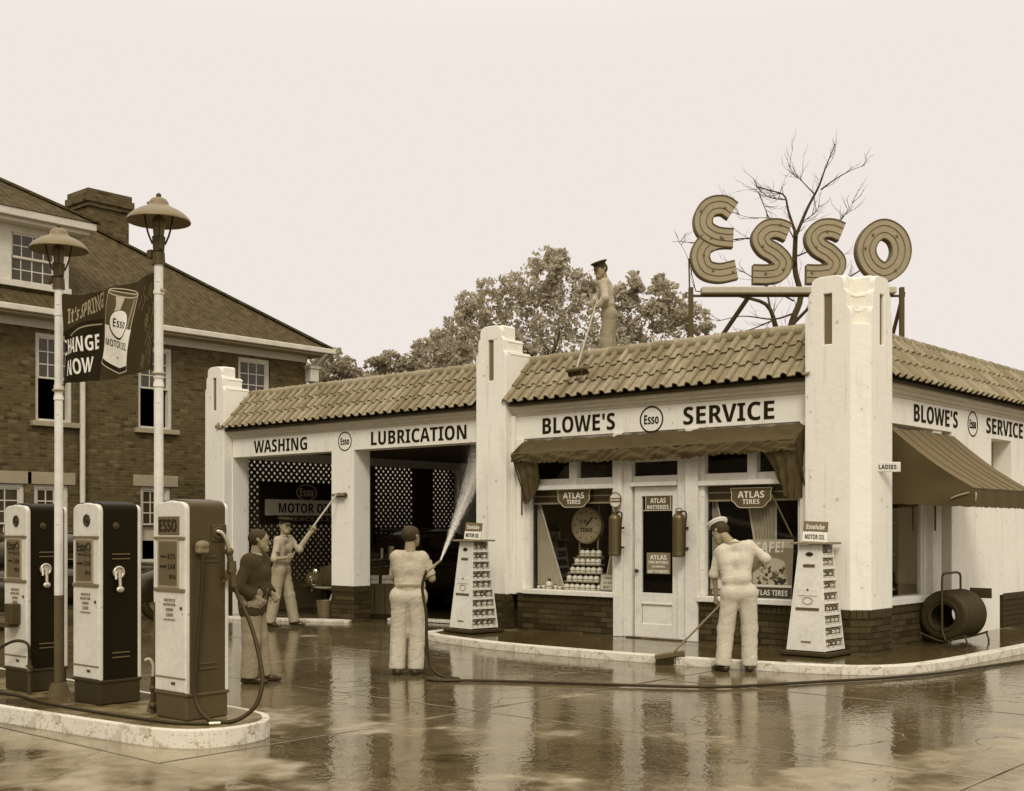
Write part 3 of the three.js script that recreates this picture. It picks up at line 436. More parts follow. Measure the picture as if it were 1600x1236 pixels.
// ---------- pumps, lamps, banner, rooftop sign ----------
M.enamel = mat(0.70, { map: T.wear, roughness: 0.28, clearcoat: 0.3 });
function pump(x, label, bodyV, globe) {
  const z = 8.75, W = 0.44, D = 0.41, y0 = 0.145, p = thing('fuel_pump', label, 'fuel pump', [x - W / 2, y0, z - D / 2], 0, 'fuel pumps on the island');
  delete p.userData.group;
  const body = mat(bodyV, { map: T.wear, roughness: globe ? 0.4 : 0.42, specularIntensity: globe ? 0.6 : 0.28 }), H = 1.745, h = D / 2, w = W / 2;
  const arch = (hw, y0, y1, r, d) => { const s = new THREE.Shape(); s.moveTo(-hw, y0); s.lineTo(hw, y0); s.lineTo(hw, y1 - r); s.bezierCurveTo(hw, y1 - r * 0.35, hw - r * 0.5, y1 - r * 0.12, hw - r * 1.6, y1 - 0.012); s.quadraticCurveTo(0, y1 + 0.006, -hw + r * 1.6, y1 - 0.012); s.bezierCurveTo(-hw + r * 0.5, y1 - r * 0.12, -hw, y1 - r * 0.35, -hw, y1 - r); s.closePath(); return extr(s, d, { bevelEnabled: true, bevelSize: 0.014, bevelThickness: 0.014, bevelOffset: -0.014, bevelSegments: 3, curveSegments: 8 }); };
  obj('body', [arch(w, 0.2, H, 0.085, D - 0.10).translate(0, 0, -h + 0.05)], body, p);
  obj('plinth', [rbx(W - 0.015, 0.2, D - 0.02, 0.015, 0, 0.1, 0), rbx(W + 0.01, 0.025, D, 0.008, 0, 0.20, 0)], mat(globe ? 0.09 : 0.03, { map: T.wear, roughness: 0.5 }), p);
  obj('front_panel', arch(w - 0.006, 0.215, H - 0.015, 0.08, 0.03).translate(0, 0, h - 0.045), M.enamel, p);
  obj('back_panel', arch(w - 0.006, 0.215, H - 0.015, 0.08, 0.03).translate(0, 0, -h + 0.014), M.enamel, p);
  const f = h + 0.0005, trimM = mat(0.26, { metalness: 0.5, roughness: 0.35 });
  obj('trim_band', [rbx(W - 0.02, 0.03, 0.022, 0.006, 0, 1.02, f), rbx(W - 0.02, 0.026, 0.022, 0.006, 0, 1.43, f), rbx(W - 0.02, 0.012, 0.012, 0.003, 0, 0.33, f)], trimM, p);
  obj('dial', rbx(0.255, 0.355, 0.012, 0.004, -0.015, 1.225, f), mat(0.17, { roughness: 0.4 }), p);
  obj('dial_frame', [rbx(0.285, 0.018, 0.02, 0.005, -0.015, 1.41, f), rbx(0.285, 0.018, 0.02, 0.005, -0.015, 1.045, f), rbx(0.018, 0.36, 0.0195, 0.005, -0.15, 1.225, f), rbx(0.018, 0.36, 0.0195, 0.005, 0.12, 1.225, f)], mat(0.4, { metalness: 0.4, roughness: 0.4 }), p);
  obj('dial_glass', rbx(0.25, 0.35, 0.003, 0.001, -0.015, 1.225, f + 0.014), M.glass, p);
  const num = []; for (const [t, x2, y, w2, hh] of [['0 7 5', 0.05, 1.285, 0.1, 0.045], ['3 4 0', 0.05, 1.205, 0.1, 0.045], ['19 6', 0.06, 1.125, 0.09, 0.035], ['SALE', -0.06, 1.285, 0.08, 0.02], ['GALLONS', -0.065, 1.205, 0.09, 0.018]]) num.push(letters(t, w2, hh, 0.003).translate(x2 - 0.015, y, f + 0.0063));
  obj('numerals', num, M.black, p);
  if (globe) { obj('name_plate', rbx(0.29, 0.145, 0.016, 0.006, -0.01, 1.53, f), mat(0.13, { roughness: 0.4 }), p); obj('lettering', letters('ESSO', 0.24, 0.10, 0.004).translate(-0.01, 1.53, f + 0.0085), M.black, p); }
  else { obj('name_plate', rbx(0.25, 0.12, 0.006, 0.002, -0.015, 1.345, f + 0.006), mat(0.20, { roughness: 0.4 }), p); obj('lettering', letters('Esso', 0.15, 0.075, 0.003).translate(-0.05, 1.345, f + 0.0095), M.black, p); obj('emblem', tor(0.03, 0.006, 0.065, 1.35, f + 0.01), M.black, p); obj('lamp', [tor(0.045, 0.01, 0.02, 1.575, f), sph(0.036, 0.02, 1.575, f - 0.01, 1, 1, 0.6)], M.dark, p); }
  const no = []; for (const [t, y, w2, hh] of [['NOTICE', 0.94, 0.15, 0.022], ['MOTOR FUEL', 0.905, 0.17, 0.02], ['CONTAINS', 0.865, 0.10, 0.022], ['LEAD', 0.825, 0.09, 0.026], ['FOR USE ONLY', 0.785, 0.16, 0.014]]) no.push(letters(t, w2, hh, 0.002).translate(0.0, y, h + 0.0015));
  obj('notice', no, mat(0.2), p);
  obj('latch', [rbx(0.05, 0.022, 0.012, 0.004, 0.05, 0.285, f), cyl(0.012, 0.012, 0.015, 0.16, 0.88, f, PI / 2)], M.iron, p);
  // louvres and crank on the side
  const sx = w + 0.001;
  obj('louvre', [0.0, 0.04].flatMap(d => [rbx(0.018, 0.012, 0.17, 0.004, sx, 1.245 + d, 0.0), rbx(0.018, 0.012, 0.17, 0.004, sx, 0.40 + d, 0.0)]), mat(globe ? bodyV : 0.10, { roughness: 0.3 }), p);
  return { p, w, h, sx };
}
const p3 = pump(-1.53, 'tan sided fuel pump with name plate, nearest the rounded end of the island', 0.075, true);
const p2 = pump(-2.805, 'black sided fuel pump standing between the two lamp posts', 0.010, false);
const p1 = pump(-4.06, 'black sided fuel pump with paper towel box, leftmost on the island', 0.010, false);
for (const { p, sx } of [p2, p1]) {
  obj('crank', [cyl(0.05, 0.05, 0.02, sx + .01, 1.13, 0.03, 0, 0, PI / 2, 20), tor(0.045, 0.012, sx + 0.02, 1.13, 0.03, 0, PI / 2), rod([sx + .03, 1.13, 0.03], [sx + .05, 1.0, 0.035], 0.014), sph(0.034, sx + .05, 0.985, 0.035, 0.6, 0.8, 1.1), rod([sx + .02, 1.15, 0.06], [sx + .04, 1.07, 0.07], 0.01)], mat(0.55, { metalness: 0.6, roughness: 0.35 }), p);
  obj('knob', [tor(0.022, 0.009, sx + .004, 1.53, 0.05, 0, PI / 2), sph(0.016, sx + .006, 1.53, 0.05)], M.iron, p);
}
{ // towel box on the leftmost pump
  obj('towel_box', [rbx(0.13, 0.19, 0.09, 0.01, 0.05, 0.72, 0.255), rbx(0.19, 0.05, 0.11, 0.01, -0.02, 0.62, 0.265), rod([-0.02, 0.7, 0.26], [-0.02, 0.8, 0.22], 0.02)], M.iron, p1.p);
  const { p, sx } = p3;
  obj('hose_bracket', [rbx(0.07, 0.075, 0.10, 0.02, sx + .035, 1.345, 0.08), sph(0.055, sx + .04, 1.375, 0.08, 0.8, 0.7, 1.1)], mat(0.22, { map: T.wear }), p);
  obj('hose', tube([[sx + .05, 1.31, 0.08], [sx + .055, 1.2, 0.085], [sx + .05, 0.9, 0.10], [sx + .045, 0.45, 0.14], [sx + .07, 0.17, 0.16], [sx + .20, 0.03, 0.13], [sx + .36, 0.02, 0.02], [sx + .46, 0.12, -0.10], [sx + .46, 0.30, -0.18], [sx + .36, 0.52, -0.22], [sx + .22, 0.76, -0.24], [sx + .11, 0.94, -0.22], [sx + .06, 1.06, -0.2]], 0.017, 110, 10), M.rubber, p);
  obj('nozzle', [rod([sx + .06, 1.04, -0.2], [sx + .055, 1.18, -0.185], 0.03), cyl(0.04, 0.036, 0.09, sx + .055, 1.2, -0.185), rod([sx + .055, 1.2, -0.185], [sx + .05, 1.34, -0.16], 0.024), rod([sx + .03, 1.17, -0.16], [sx + .03, 1.08, -0.13], 0.012), sph(0.035, sx + .05, 1.32, -0.165), cyl(0.028, 0.028, 0.05, sx + .04, 1.12, -0.15, 0.3)], mat(0.10, { metalness: 0.5, roughness: 0.4 }), p);
  obj('spout', tube([[sx + .05, 1.34, -0.16], [sx + .045, 1.42, -0.135], [sx + .03, 1.475, -0.1], [sx + .0, 1.49, -0.06]], 0.017, 16), M.steel, p);
  obj('hook_plate', [rbx(0.02, 0.14, 0.14, 0.02, sx + .003, 1.47, -0.10), tor(0.04, 0.012, sx + .015, 1.47, -0.09, 0, PI / 2)], M.iron, p);
}
// lamp posts
function lampPost(name, label, x, z) {
  const l = thing(name, label, 'lamp post', [x, 0.143, z]);
  obj('post', [cyl(0.040, 0.039, 1.1, 0, 0.55 + 0.9, 0, 0, 0, 0, 18), cyl(0.0385, 0.037, 1.74, 0, 2.83, 0, 0, 0, 0, 18), cyl(0.044, 0.044, 0.03, 0, 3.46, 0, 0, 0, 0, 18), cyl(0.036, 0.034, 0.24, 0, 3.60, 0), cyl(0.044, 0.044, 0.06, 0, 2.78, 0), cyl(0.046, 0.041, 0.04, 0, 2.7, 0)], mat(0.76, { map: T.wear, roughness: 0.5 }), l);
  obj('post_foot', [cyl(0.0415, 0.041, 0.9, 0, 0.45, 0, 0, 0, 0, 18), cyl(0.10, 0.07, 0.1, 0, 0.05, 0, 0, 0, 0, 18)], mat(0.10, { map: T.wear }), l);
  obj('collar', [cyl(0.055, 0.05, 0.1, 0, 3.74, 0), cyl(0.045, 0.055, 0.12, 0, 3.86, 0), rbx(0.06, 0.07, 0.06, 0.01, -0.06, 3.78, 0.03), cyl(0.014, 0.014, 0.1, 0.06, 3.86, 0.02)], M.iron, l);
  const cr = []; for (let i = 0; i < 4; i++) { const a = i * PI / 2 + 0.5; cr.push(tube([[0.05 * Math.cos(a), 3.86, 0.05 * Math.sin(a)], [0.085 * Math.cos(a), 3.95, 0.085 * Math.sin(a)], [0.12 * Math.cos(a), 4.13, 0.12 * Math.sin(a)]], 0.008, 12, 6)); } obj('bracket', cr, M.iron, l);
  const sh = mat(0.20, { map: T.wear, roughness: 0.45, side: THREE.DoubleSide }), s = obj('shade', lathe([[0.252, 4.045], [0.258, 4.042], [0.26, 4.05], [0.25, 4.072], [0.215, 4.108], [0.165, 4.14], [0.11, 4.165], [0.088, 4.175], [0.082, 4.19], [0.078, 4.208], [0.06, 4.232], [0.03, 4.246], [0.0, 4.25]], 40), sh, l);
  obj('inner_shade', lathe([[0.254, 4.043], [0.21, 4.095], [0.12, 4.135], [0.0, 4.15]], 40), mat(0.16, { side: THREE.DoubleSide, roughness: 0.5 }), l);
  obj('bulb', [sph(0.055, 0, 4.04, 0, 1, 1.1, 1), cyl(0.04, 0.05, 0.1, 0, 3.95, 0)], mat(0.16, { roughness: 0.4 }), l);
  obj('finial', [sph(0.022, 0, 4.262, 0), sph(0.012, -0.06, 4.2, 0.06)], M.iron, s);
  return l;
}
lampPost('lamp_post', 'white lamp post with dished shade, left of the banner beside the leftmost pump', -3.787, 8.584);
lampPost('lamp_post', 'white lamp post with dished shade, right of the banner behind the tan pump', -2.206, 8.557);
{ // cloth banner between the posts
  const t = canvasTex(1024, 580, (c, w, h) => {
    c.fillStyle = css(0.045); c.fillRect(0, 0, w, h);
    for (let i = 0; i < 900; i++) { c.fillStyle = css(rr(0.03, 0.07)); c.globalAlpha = 0.25; c.fillRect(rnd() * w, rnd() * h, rr(2, 14), rr(1, 5)); } c.globalAlpha = 1;
    c.strokeStyle = css(0.03); c.lineWidth = 3;
    c.fillStyle = css(0.018); c.beginPath(); c.moveTo(0, 240); c.quadraticCurveTo(260, 150, 480, 180); c.lineTo(420, h); c.lineTo(0, h); c.fill();
    c.save(); c.translate(40, 190); c.rotate(-0.20); c.fillStyle = css(0.34); c.font = 'bold 130px sans-serif'; c.transform(0.62, 0, -0.28, 1, 0, 0); c.fillText("It's SPRING!", 0, 0); c.restore();
    c.strokeStyle = css(0.3); c.lineWidth = 10; c.beginPath(); c.moveTo(70, 268); c.quadraticCurveTo(250, 190, 420, 208); c.stroke();
    c.fillStyle = css(0.75); c.save(); c.translate(-4, 395); c.rotate(-0.08); c.scale(0.72, 1); c.font = 'bold 140px sans-serif'; c.fillText('CHANGE', -40, 0); c.restore();
    c.save(); c.translate(60, 535); c.rotate(-0.08); c.scale(0.78, 1); c.font = 'bold 140px sans-serif'; c.fillText('NOW', 0, 0); c.restore();
    // tilted oil can
    c.save(); c.translate(650, 305); c.rotate(0.28); c.scale(1.08, 1.02);
    c.fillStyle = css(0.1); c.beginPath(); c.moveTo(-130, -255); c.lineTo(130, -255); c.lineTo(150, 210); c.quadraticCurveTo(0, 275, -150, 210); c.closePath(); c.fill();
    c.strokeStyle = css(0.5); c.lineWidth = 6; c.stroke(); c.beginPath(); c.ellipse(0, -252, 130, 24, 0, 0, 7); c.stroke();
    c.fillStyle = css(0.5); c.beginPath(); c.moveTo(-60, -225); c.quadraticCurveTo(-30, -150, -70, -110); c.lineTo(-20, -110); c.lineTo(0, -225); c.fill(); c.fillStyle = css(0.28); c.fillRect(92, -225, 20, 200);
    c.fillStyle = css(0.74); c.beginPath(); c.moveTo(-146, -40); c.lineTo(146, -40); c.lineTo(149, 180); c.quadraticCurveTo(0, 240, -149, 180); c.closePath(); c.fill();
    c.fillStyle = css(0.02); c.beginPath(); c.arc(0, -55, 92, 0, 7); c.fill(); c.fillStyle = css(0.78); c.beginPath(); c.arc(0, -60, 84, 0, 7); c.fill();
    c.fillStyle = css(0.02); c.textAlign = 'center'; c.save(); c.scale(0.8, 1); c.font = 'bold 74px sans-serif'; c.fillText('Esso', 0, -38); c.font = 'bold 62px sans-serif'; c.fillText('MOTOR OIL', 0, 88); c.restore();
    c.beginPath(); c.arc(-10, 150, 8, 0, 7); c.fill(); c.beginPath(); c.moveTo(-149, 178); c.quadraticCurveTo(0, 240, 149, 178); c.lineTo(149, 205); c.quadraticCurveTo(0, 270, -149, 205); c.fill();
    c.restore();
    c.strokeStyle = css(0.2); c.lineWidth = 3; for (let i = 0; i < 26; i++) { c.beginPath(); let x = rr(880, 1000), y = rr(0, 500); c.moveTo(x, y); c.bezierCurveTo(x + 30, y + 20, x - 30, y + 50, x + rr(-20, 20), y + 80); c.stroke(); }
    c.fillStyle = css(0.03); c.fillRect(1000, 0, 24, h);
  });
  const bn = thing('banner', 'dark cloth oil banner with a tilted can stretched between the two lamp posts', 'banner');
  const g = new THREE.PlaneGeometry(1, 1, 50, 26), p = g.attributes.position;
  for (let i = 0; i < p.count; i++) { const u = p.getX(i) + 0.5, v = p.getY(i) + 0.5; p.setXYZ(i, lerp(-3.735, -2.255, u), lerp(2.97 - 0.02 * Math.sin(u * PI), 3.775 - 0.05 * Math.sin(u * PI), v), 8.565 + 0.035 * Math.sin(u * 9 + v * 3) * Math.sin(u * PI) + 0.018 * Math.sin(u * 21 - v * 5)); }
  g.computeVertexNormals();
  obj('cloth', g, new THREE.MeshPhysicalMaterial({ map: t, roughness: 0.9, specularIntensity: 0.2, specularColor: WARM, side: THREE.DoubleSide, bumpMap: T.grain, bumpScale: 0.002 }), bn, false);
  obj('rope', [rod([-3.74, 3.775, 8.57], [-3.787, 3.8, 8.584], 0.006), rod([-3.735, 2.97, 8.57], [-3.787, 2.91, 8.584], 0.007), rod([-2.255, 3.775, 8.56], [-2.206, 3.83, 8.557], 0.006), rod([-2.255, 2.97, 8.56], [-2.206, 2.93, 8.557], 0.007), tor(0.052, 0.008, -3.787, 2.91, 8.584, PI / 2), tor(0.052, 0.008, -2.206, 2.93, 8.557, PI / 2), rod([-2.16, 3.62, 8.56], [-2.10, 3.60, 8.56], 0.012)], mat(0.3), bn);
}
// big letters on a frame above the roof, turned to the corner
{
  const yaw = Math.atan2(0.6588, 0.7524), sg = thing('rooftop_sign', 'large tan channel letters on a pipe frame above the corner of the station roof', 'sign', [-2.30, 4.0, -2.58], yaw);
  const face = mat(0.35, { map: T.wear, roughness: 0.6 }), side = mat(0.10, { roughness: 0.6 }), groove = mat(0.13, { roughness: 0.5 }), PX = 1 / 102.7;      // metres per photo pixel at its distance
  const X = px => (px - 1246) * PX, Yp = py => 1.31 + (450 - py) * PX;
  const stroke = (pts, w0, w1, closed) => { // pts in photo pixels: centre line of a letter
    const cv = new THREE.CatmullRomCurve3(pts.map(([x, y]) => V3(X(x), Yp(y), 0)), closed, 'centripetal'), n = 70, ps = cv.getSpacedPoints(n).slice(0, closed ? n : n + 1), off = k => ps.map((p, i) => { const a = ps[closed ? (i + n - 1) % n : Math.max(0, i - 1)], b = ps[closed ? (i + 1) % n : Math.min(n, i + 1)], t = b.clone().sub(a).normalize(); const w = w0 * PX; return [p.x - t.y * w * k, p.y + t.x * w * k]; });
    return { off };
  };
  const glyphs = [
    ['E', [[1143, 333], [1128, 324], [1108, 327], [1097, 343], [1099, 360], [1114, 371], [1128, 374], [1143, 375]], 15, [[1143, 375], [1128, 375], [1112, 378], [1097, 388], [1092, 405], [1100, 423], [1120, 429], [1148, 424]]],
    ['s', [[1229, 366], [1213, 360], [1196, 362], [1186, 374], [1192, 388], [1210, 400], [1220, 413], [1214, 427], [1198, 431], [1174, 431]], 15],
    ['s', [[1312, 366], [1296, 360], [1279, 362], [1269, 374], [1275, 388], [1293, 400], [1303, 413], [1297, 427], [1281, 431], [1257, 431]], 15],
    ['o', [[1377, 361], [1396, 371], [1404, 394], [1396, 417], [1377, 428], [1358, 417], [1349, 394], [1358, 371]], 15.5, null, true]];
  for (const [ch, a, w, b, closed] of glyphs) {
    const L = subgroup('letter', sg), body = [], sides = [], gr = [];
    for (const [pi, pts] of [a, b].filter(Boolean).entries()) {
      const { off } = stroke(pts, w, w, closed);
      let sh; if (closed) { const big = q => Math.max(...q.map(p => p[1])), o1 = off(1), o2 = off(-1), [out, inn] = big(o1) > big(o2) ? [o1, o2] : [o2, o1]; sh = shapeOf(out); sh.holes.push(new THREE.Path(inn.map(p => new THREE.Vector2(...p)))); } else sh = shapeOf([...off(1), ...off(-1).reverse()]);
      const zo = -pi * 0.004; body.push(extr(sh, 0.02).translate(0, 0, 0.13 + zo)); sides.push(extr(sh, 0.13).translate(0, 0, zo));
      for (const k of [-0.95, -0.34, 0.34, 0.95]) { const line = off(k).slice(pi ? 21 : 0).map(([x, y]) => V3(x, y, 0.155 + zo)); gr.push(new THREE.TubeGeometry(new THREE.CatmullRomCurve3(line, closed), 70, Math.abs(k) > 0.9 ? 0.010 : 0.006, 5, closed)); }
      const pts2 = off(0); for (const i of [8, 30, 52, 64]) gr.push(cyl(0.018, 0.018, 0.03, pts2[i][0] + rr(-.06, .06), pts2[i][1] + rr(-.05, .05), 0.155 + zo, PI / 2, 0, 0, 8));
    }
    obj('face', body, face, L); obj('rim', sides, side, L); obj('tubing', gr, groove, L);
  }
  const pm = mat(0.09, { map: T.wear }), x0 = X(1079), x1 = X(1412);
  obj('beam', [rbx(x1 - x0 - .3, 0.10, 0.2, 0.02, (x0 + x1) / 2, 1.255, 0.06)], mat(0.5, { map: T.wear }), sg);
  obj('rail', [rbx(x1 - x0 + .02, 0.035, 0.04, 0.006, (x0 + x1) / 2, 1.31 - .125, 0.03)], pm, sg);
  for (const px of [1079, 1408]) obj('post', [rbx(0.07, 1.34, 0.07, 0.008, X(px), 0.645, 0.03)], pm, sg);
  for (const [p, q, w] of [[[x0 + .9, 1.2, 0], [x0 + .15, 0.0, -1.1], .05], [[x1 - .9, 1.2, 0], [x1 - .2, 0.0, -1.1], .05], [[x1, 1.25, 0], [x1 - .05, 0, -1.0], .045], [[x0, 1.25, 0], [x0 + .1, 0, -1.0], .04]]) obj('brace', bar(p, q, w, w), pm, sg);
  obj('rod', [rod([x0 - .02, 1.3, 0.03], [x0 - .03, 1.75, 0.03], 0.012)], pm, sg);
}
// ---------- people ----------
// a smooth field of tapered bones, meshed by surface nets
function isoMesh(field, lo, hi, cell) {
  const n = [0, 1, 2].map(i => Math.ceil((hi[i] - lo[i]) / cell) + 2), [nx, ny, nz] = n, F = new Float32Array(nx * ny * nz), B = 5, half = B * cell * 0.87;
  for (let k0 = 0; k0 < nz; k0 += B) for (let j0 = 0; j0 < ny; j0 += B) for (let i0 = 0; i0 < nx; i0 += B) {
    const c = field(lo[0] + (i0 + B / 2) * cell, lo[1] + (j0 + B / 2) * cell, lo[2] + (k0 + B / 2) * cell), far = Math.abs(c) > half + 0.05;
    for (let k = k0; k < Math.min(nz, k0 + B); k++) for (let j = j0; j < Math.min(ny, j0 + B); j++) for (let i = i0; i < Math.min(nx, i0 + B); i++) F[(k * ny + j) * nx + i] = far ? c : field(lo[0] + i * cell, lo[1] + j * cell, lo[2] + k * cell);
  }
  const idx = new Int32Array(nx * ny * nz).fill(-1), P = [], I = [], at = (i, j, k) => F[(k * ny + j) * nx + i];
  const E = [[0, 1], [0, 2], [0, 4], [1, 3], [1, 5], [2, 3], [2, 6], [3, 7], [4, 5], [4, 6], [5, 7], [6, 7]];
  for (let k = 0; k < nz - 1; k++) for (let j = 0; j < ny - 1; j++) for (let i = 0; i < nx - 1; i++) {
    const v = []; let m = 0; for (let c = 0; c < 8; c++) { const f = at(i + (c & 1), j + ((c >> 1) & 1), k + (c >> 2)); v.push(f); if (f < 0) m |= 1 << c; }
    if (m === 0 || m === 255) continue;
    let x = 0, y = 0, z = 0, q = 0;
    for (const [a, b] of E) if ((v[a] < 0) !== (v[b] < 0)) { const t = v[a] / (v[a] - v[b]); x += lerp(a & 1, b & 1, t); y += lerp((a >> 1) & 1, (b >> 1) & 1, t); z += lerp(a >> 2, b >> 2, t); q++; }
    idx[(k * ny + j) * nx + i] = P.length / 3; P.push(lo[0] + (i + x / q) * cell, lo[1] + (j + y / q) * cell, lo[2] + (k + z / q) * cell);
  }
  const id = (i, j, k) => idx[(k * ny + j) * nx + i], quad = (a, b, c, d, f) => { if (a < 0 || b < 0 || c < 0 || d < 0) return; if (f) I.push(a, b, c, a, c, d); else I.push(a, c, b, a, d, c); };
  for (let k = 1; k < nz - 1; k++) for (let j = 1; j < ny - 1; j++) for (let i = 1; i < nx - 1; i++) {
    const s = at(i, j, k) < 0;
    if (s !== at(i + 1, j, k) < 0) quad(id(i, j - 1, k - 1), id(i, j, k - 1), id(i, j, k), id(i, j - 1, k), s);
    if (s !== at(i, j + 1, k) < 0) quad(id(i - 1, j, k - 1), id(i - 1, j, k), id(i, j, k), id(i, j, k - 1), s);
    if (s !== at(i, j, k + 1) < 0) quad(id(i - 1, j - 1, k), id(i, j - 1, k), id(i, j, k), id(i - 1, j, k), s);
  }
  const g = new THREE.BufferGeometry(); g.setAttribute('position', new THREE.Float32BufferAttribute(P, 3)); g.setIndex(I); g.computeVertexNormals();
  const uv = new Float32Array(P.length / 3 * 2); for (let i = 0; i < P.length / 3; i++) { uv[i * 2] = P[i * 3] + P[i * 3 + 2] * 0.7; uv[i * 2 + 1] = P[i * 3 + 1]; } g.setAttribute('uv', new THREE.BufferAttribute(uv, 2));
  return g.toNonIndexed();
}
const smin = (a, b, k) => { const h = Math.max(k - Math.abs(a - b), 0) / k; return Math.min(a, b) - h * h * k * 0.25; };
// bones: [ax,ay,az, bx,by,bz, ra, rb]
const bone = (a, b, ra, rb = ra) => [a[0], a[1], a[2], b[0] - a[0], b[1] - a[1], b[2] - a[2], ra, rb - ra, 1 / Math.max(1e-9, (b[0] - a[0]) ** 2 + (b[1] - a[1]) ** 2 + (b[2] - a[2]) ** 2)];
function fieldOf(bones, k, extra) {
  return (x, y, z) => {
    let d = 9; for (const q of bones) { const px = x - q[0], py = y - q[1], pz = z - q[2]; let t = (px * q[3] + py * q[4] + pz * q[5]) * q[8]; t = t < 0 ? 0 : t > 1 ? 1 : t; const ex = px - q[3] * t, ey = py - q[4] * t, ez = pz - q[5] * t, e = Math.sqrt(ex * ex + ey * ey + ez * ez) - q[6] - q[7] * t; d = d > 8 ? e : smin(d, e, k); }
    return extra ? extra(d, x, y, z) : d;
  };
}
function bounds(bones, pad) { const lo = [9, 9, 9], hi = [-9, -9, -9]; for (const q of bones) for (let i = 0; i < 3; i++) { const r = Math.max(q[6], q[6] + q[7]) + pad; lo[i] = Math.min(lo[i], q[i] - r, q[i] + q[i + 3] - r); hi[i] = Math.max(hi[i], q[i] + r, q[i] + q[i + 3] + r); } return [lo, hi]; }
const add = (a, b, k = 1) => [a[0] + b[0] * k, a[1] + b[1] * k, a[2] + b[2] * k], mix = (a, b, t) => [lerp(a[0], b[0], t), lerp(a[1], b[1], t), lerp(a[2], b[2], t)], sub = (a, b) => add(a, b, -1);
const nrm = a => { const l = Math.hypot(...a) || 1; return a.map(x => x / l); }, crs = (a, b) => [a[1] * b[2] - a[2] * b[1], a[2] * b[0] - a[0] * b[2], a[0] * b[1] - a[1] * b[0]];
function handGeo(w, d, n, side, curl, thumbUp = 0.5) { // wrist, direction along the palm, palm normal, +1 when the thumb lies along cross(d, n)
  d = nrm(d); const s0 = nrm(crs(d, n)); n = nrm(crs(s0, d)); const s = s0.map(x => x * side), b = [];
  const palm = add(w, d, 0.085);
  for (const q of [-0.028, -0.009, 0.011, 0.03]) b.push(bone(add(add(w, d, 0.015), s, q * 0.75), add(palm, s, q), 0.0135, 0.0115));
  [[0.03, 0.92], [0.011, 1.02], [-0.009, 0.95], [-0.028, 0.76]].forEach(([q, len], i) => { let p = add(palm, s, q), a = 0.15; for (const [L, r, t] of [[0.042, 0.0098, 0.75], [0.026, 0.009, 1.0], [0.021, 0.0082, 0.8]]) { a += curl * t; const dir = add(d.map(x => x * Math.cos(a)), n, Math.sin(a)), e = add(p, dir, L * len); b.push(bone(p, e, r, r * 0.93)); p = e; } });
  let p = add(add(w, d, 0.025), s, 0.03); for (const [L, r, o, m] of [[0.04, 0.0125, 0.85, 0.35], [0.03, 0.0105, 0.45, 0.6 + curl * 0.2], [0.024, 0.0095, 0.1, 0.8 + curl * 0.2]]) { const dir = nrm(add(add(d.map(x => x * 0.75), s, o), n, m)), e = add(p, dir, L); b.push(bone(p, e, r, r * 0.93)); p = e; }
  const [lo, hi] = bounds(b, 0.012); return isoMesh(fieldOf(b, 0.008), lo, hi, 0.0045);
}
function headGeo(c, f, u) { // centre, facing, up -> {skin, hair}
  f = nrm(f); const r = nrm(crs(u, f)); u = nrm(crs(f, r)); const K = 1.09, P = (x, y, z) => add(add(add(c, r, x * K), u, y * K), f, z * K);
  const b = [bone(P(0, 0.035, -0.018), P(0, 0.03, 0.012), 0.09, 0.085), bone(P(0, -0.01, 0.015), P(0, -0.062, 0.04), 0.07, 0.05), bone(P(-0.02, -0.085, 0.052), P(0.02, -0.085, 0.052), 0.024), bone(P(-0.045, -0.045, 0.02), P(0.045, -0.045, 0.02), 0.03)];
  const feat = [bone(P(0, 0.005, 0.092), P(0, -0.032, 0.108), 0.008, 0.0125), bone(P(-0.035, 0.028, 0.076), P(0.035, 0.028, 0.076), 0.012), bone(P(-0.018, -0.062, 0.083), P(0.018, -0.062, 0.083), 0.008), bone(P(-0.018, -0.072, 0.081), P(0.018, -0.072, 0.081), 0.008)];
  const ears = [-1, 1].flatMap(k => [bone(P(0.078 * k, 0.012, -0.012), P(0.083 * k, 0.02, -0.024), 0.014, 0.016), bone(P(0.078 * k, -0.02, -0.008), P(0.082 * k, 0.005, -0.014), 0.009, 0.012)]);
  const F1 = fieldOf(b, 0.045), F2 = fieldOf([...feat, ...ears], 0.012), eyes = [-1, 1].map(k => P(0.032 * k, 0.006, 0.093));
  const skin = (x, y, z) => { let d = smin(F1(x, y, z), F2(x, y, z), 0.012); for (const e of eyes) { const q = Math.hypot(x - e[0], y - e[1], z - e[2]) - 0.014; d = Math.max(d, -q); } return d; };
  const [lo, hi] = bounds([...b, ...feat, ...ears], 0.015), g = isoMesh(skin, lo, hi, 0.0055);
  const hair = (x, y, z) => { const d = F1(x, y, z) - 0.006 - 0.005 * noise(x * 70, y * 30, z * 70), v = [x - c[0], y - c[1], z - c[2]], fy = v[0] * u[0] + v[1] * u[1] + v[2] * u[2], fz = v[0] * f[0] + v[1] * f[1] + v[2] * f[2]; return Math.max(d, -(fy + 0.055 - 0.02), (fz - 0.028) * 0.8 - Math.max(0, fy - 0.03) * 0.75, (fz + 0.005) * 0.8 - (fy - 0.0) * 0.9); };
  return { g, hair: isoMesh(hair, add(c, [-0.14, -0.14, -0.14]), add(c, [0.14, 0.16, 0.14]), 0.007), P, F1, eyes: eyes.map(e => sph(0.0115, ...add(e, f, -0.013), 1, 1, 1, 8)), f, u, r };
}
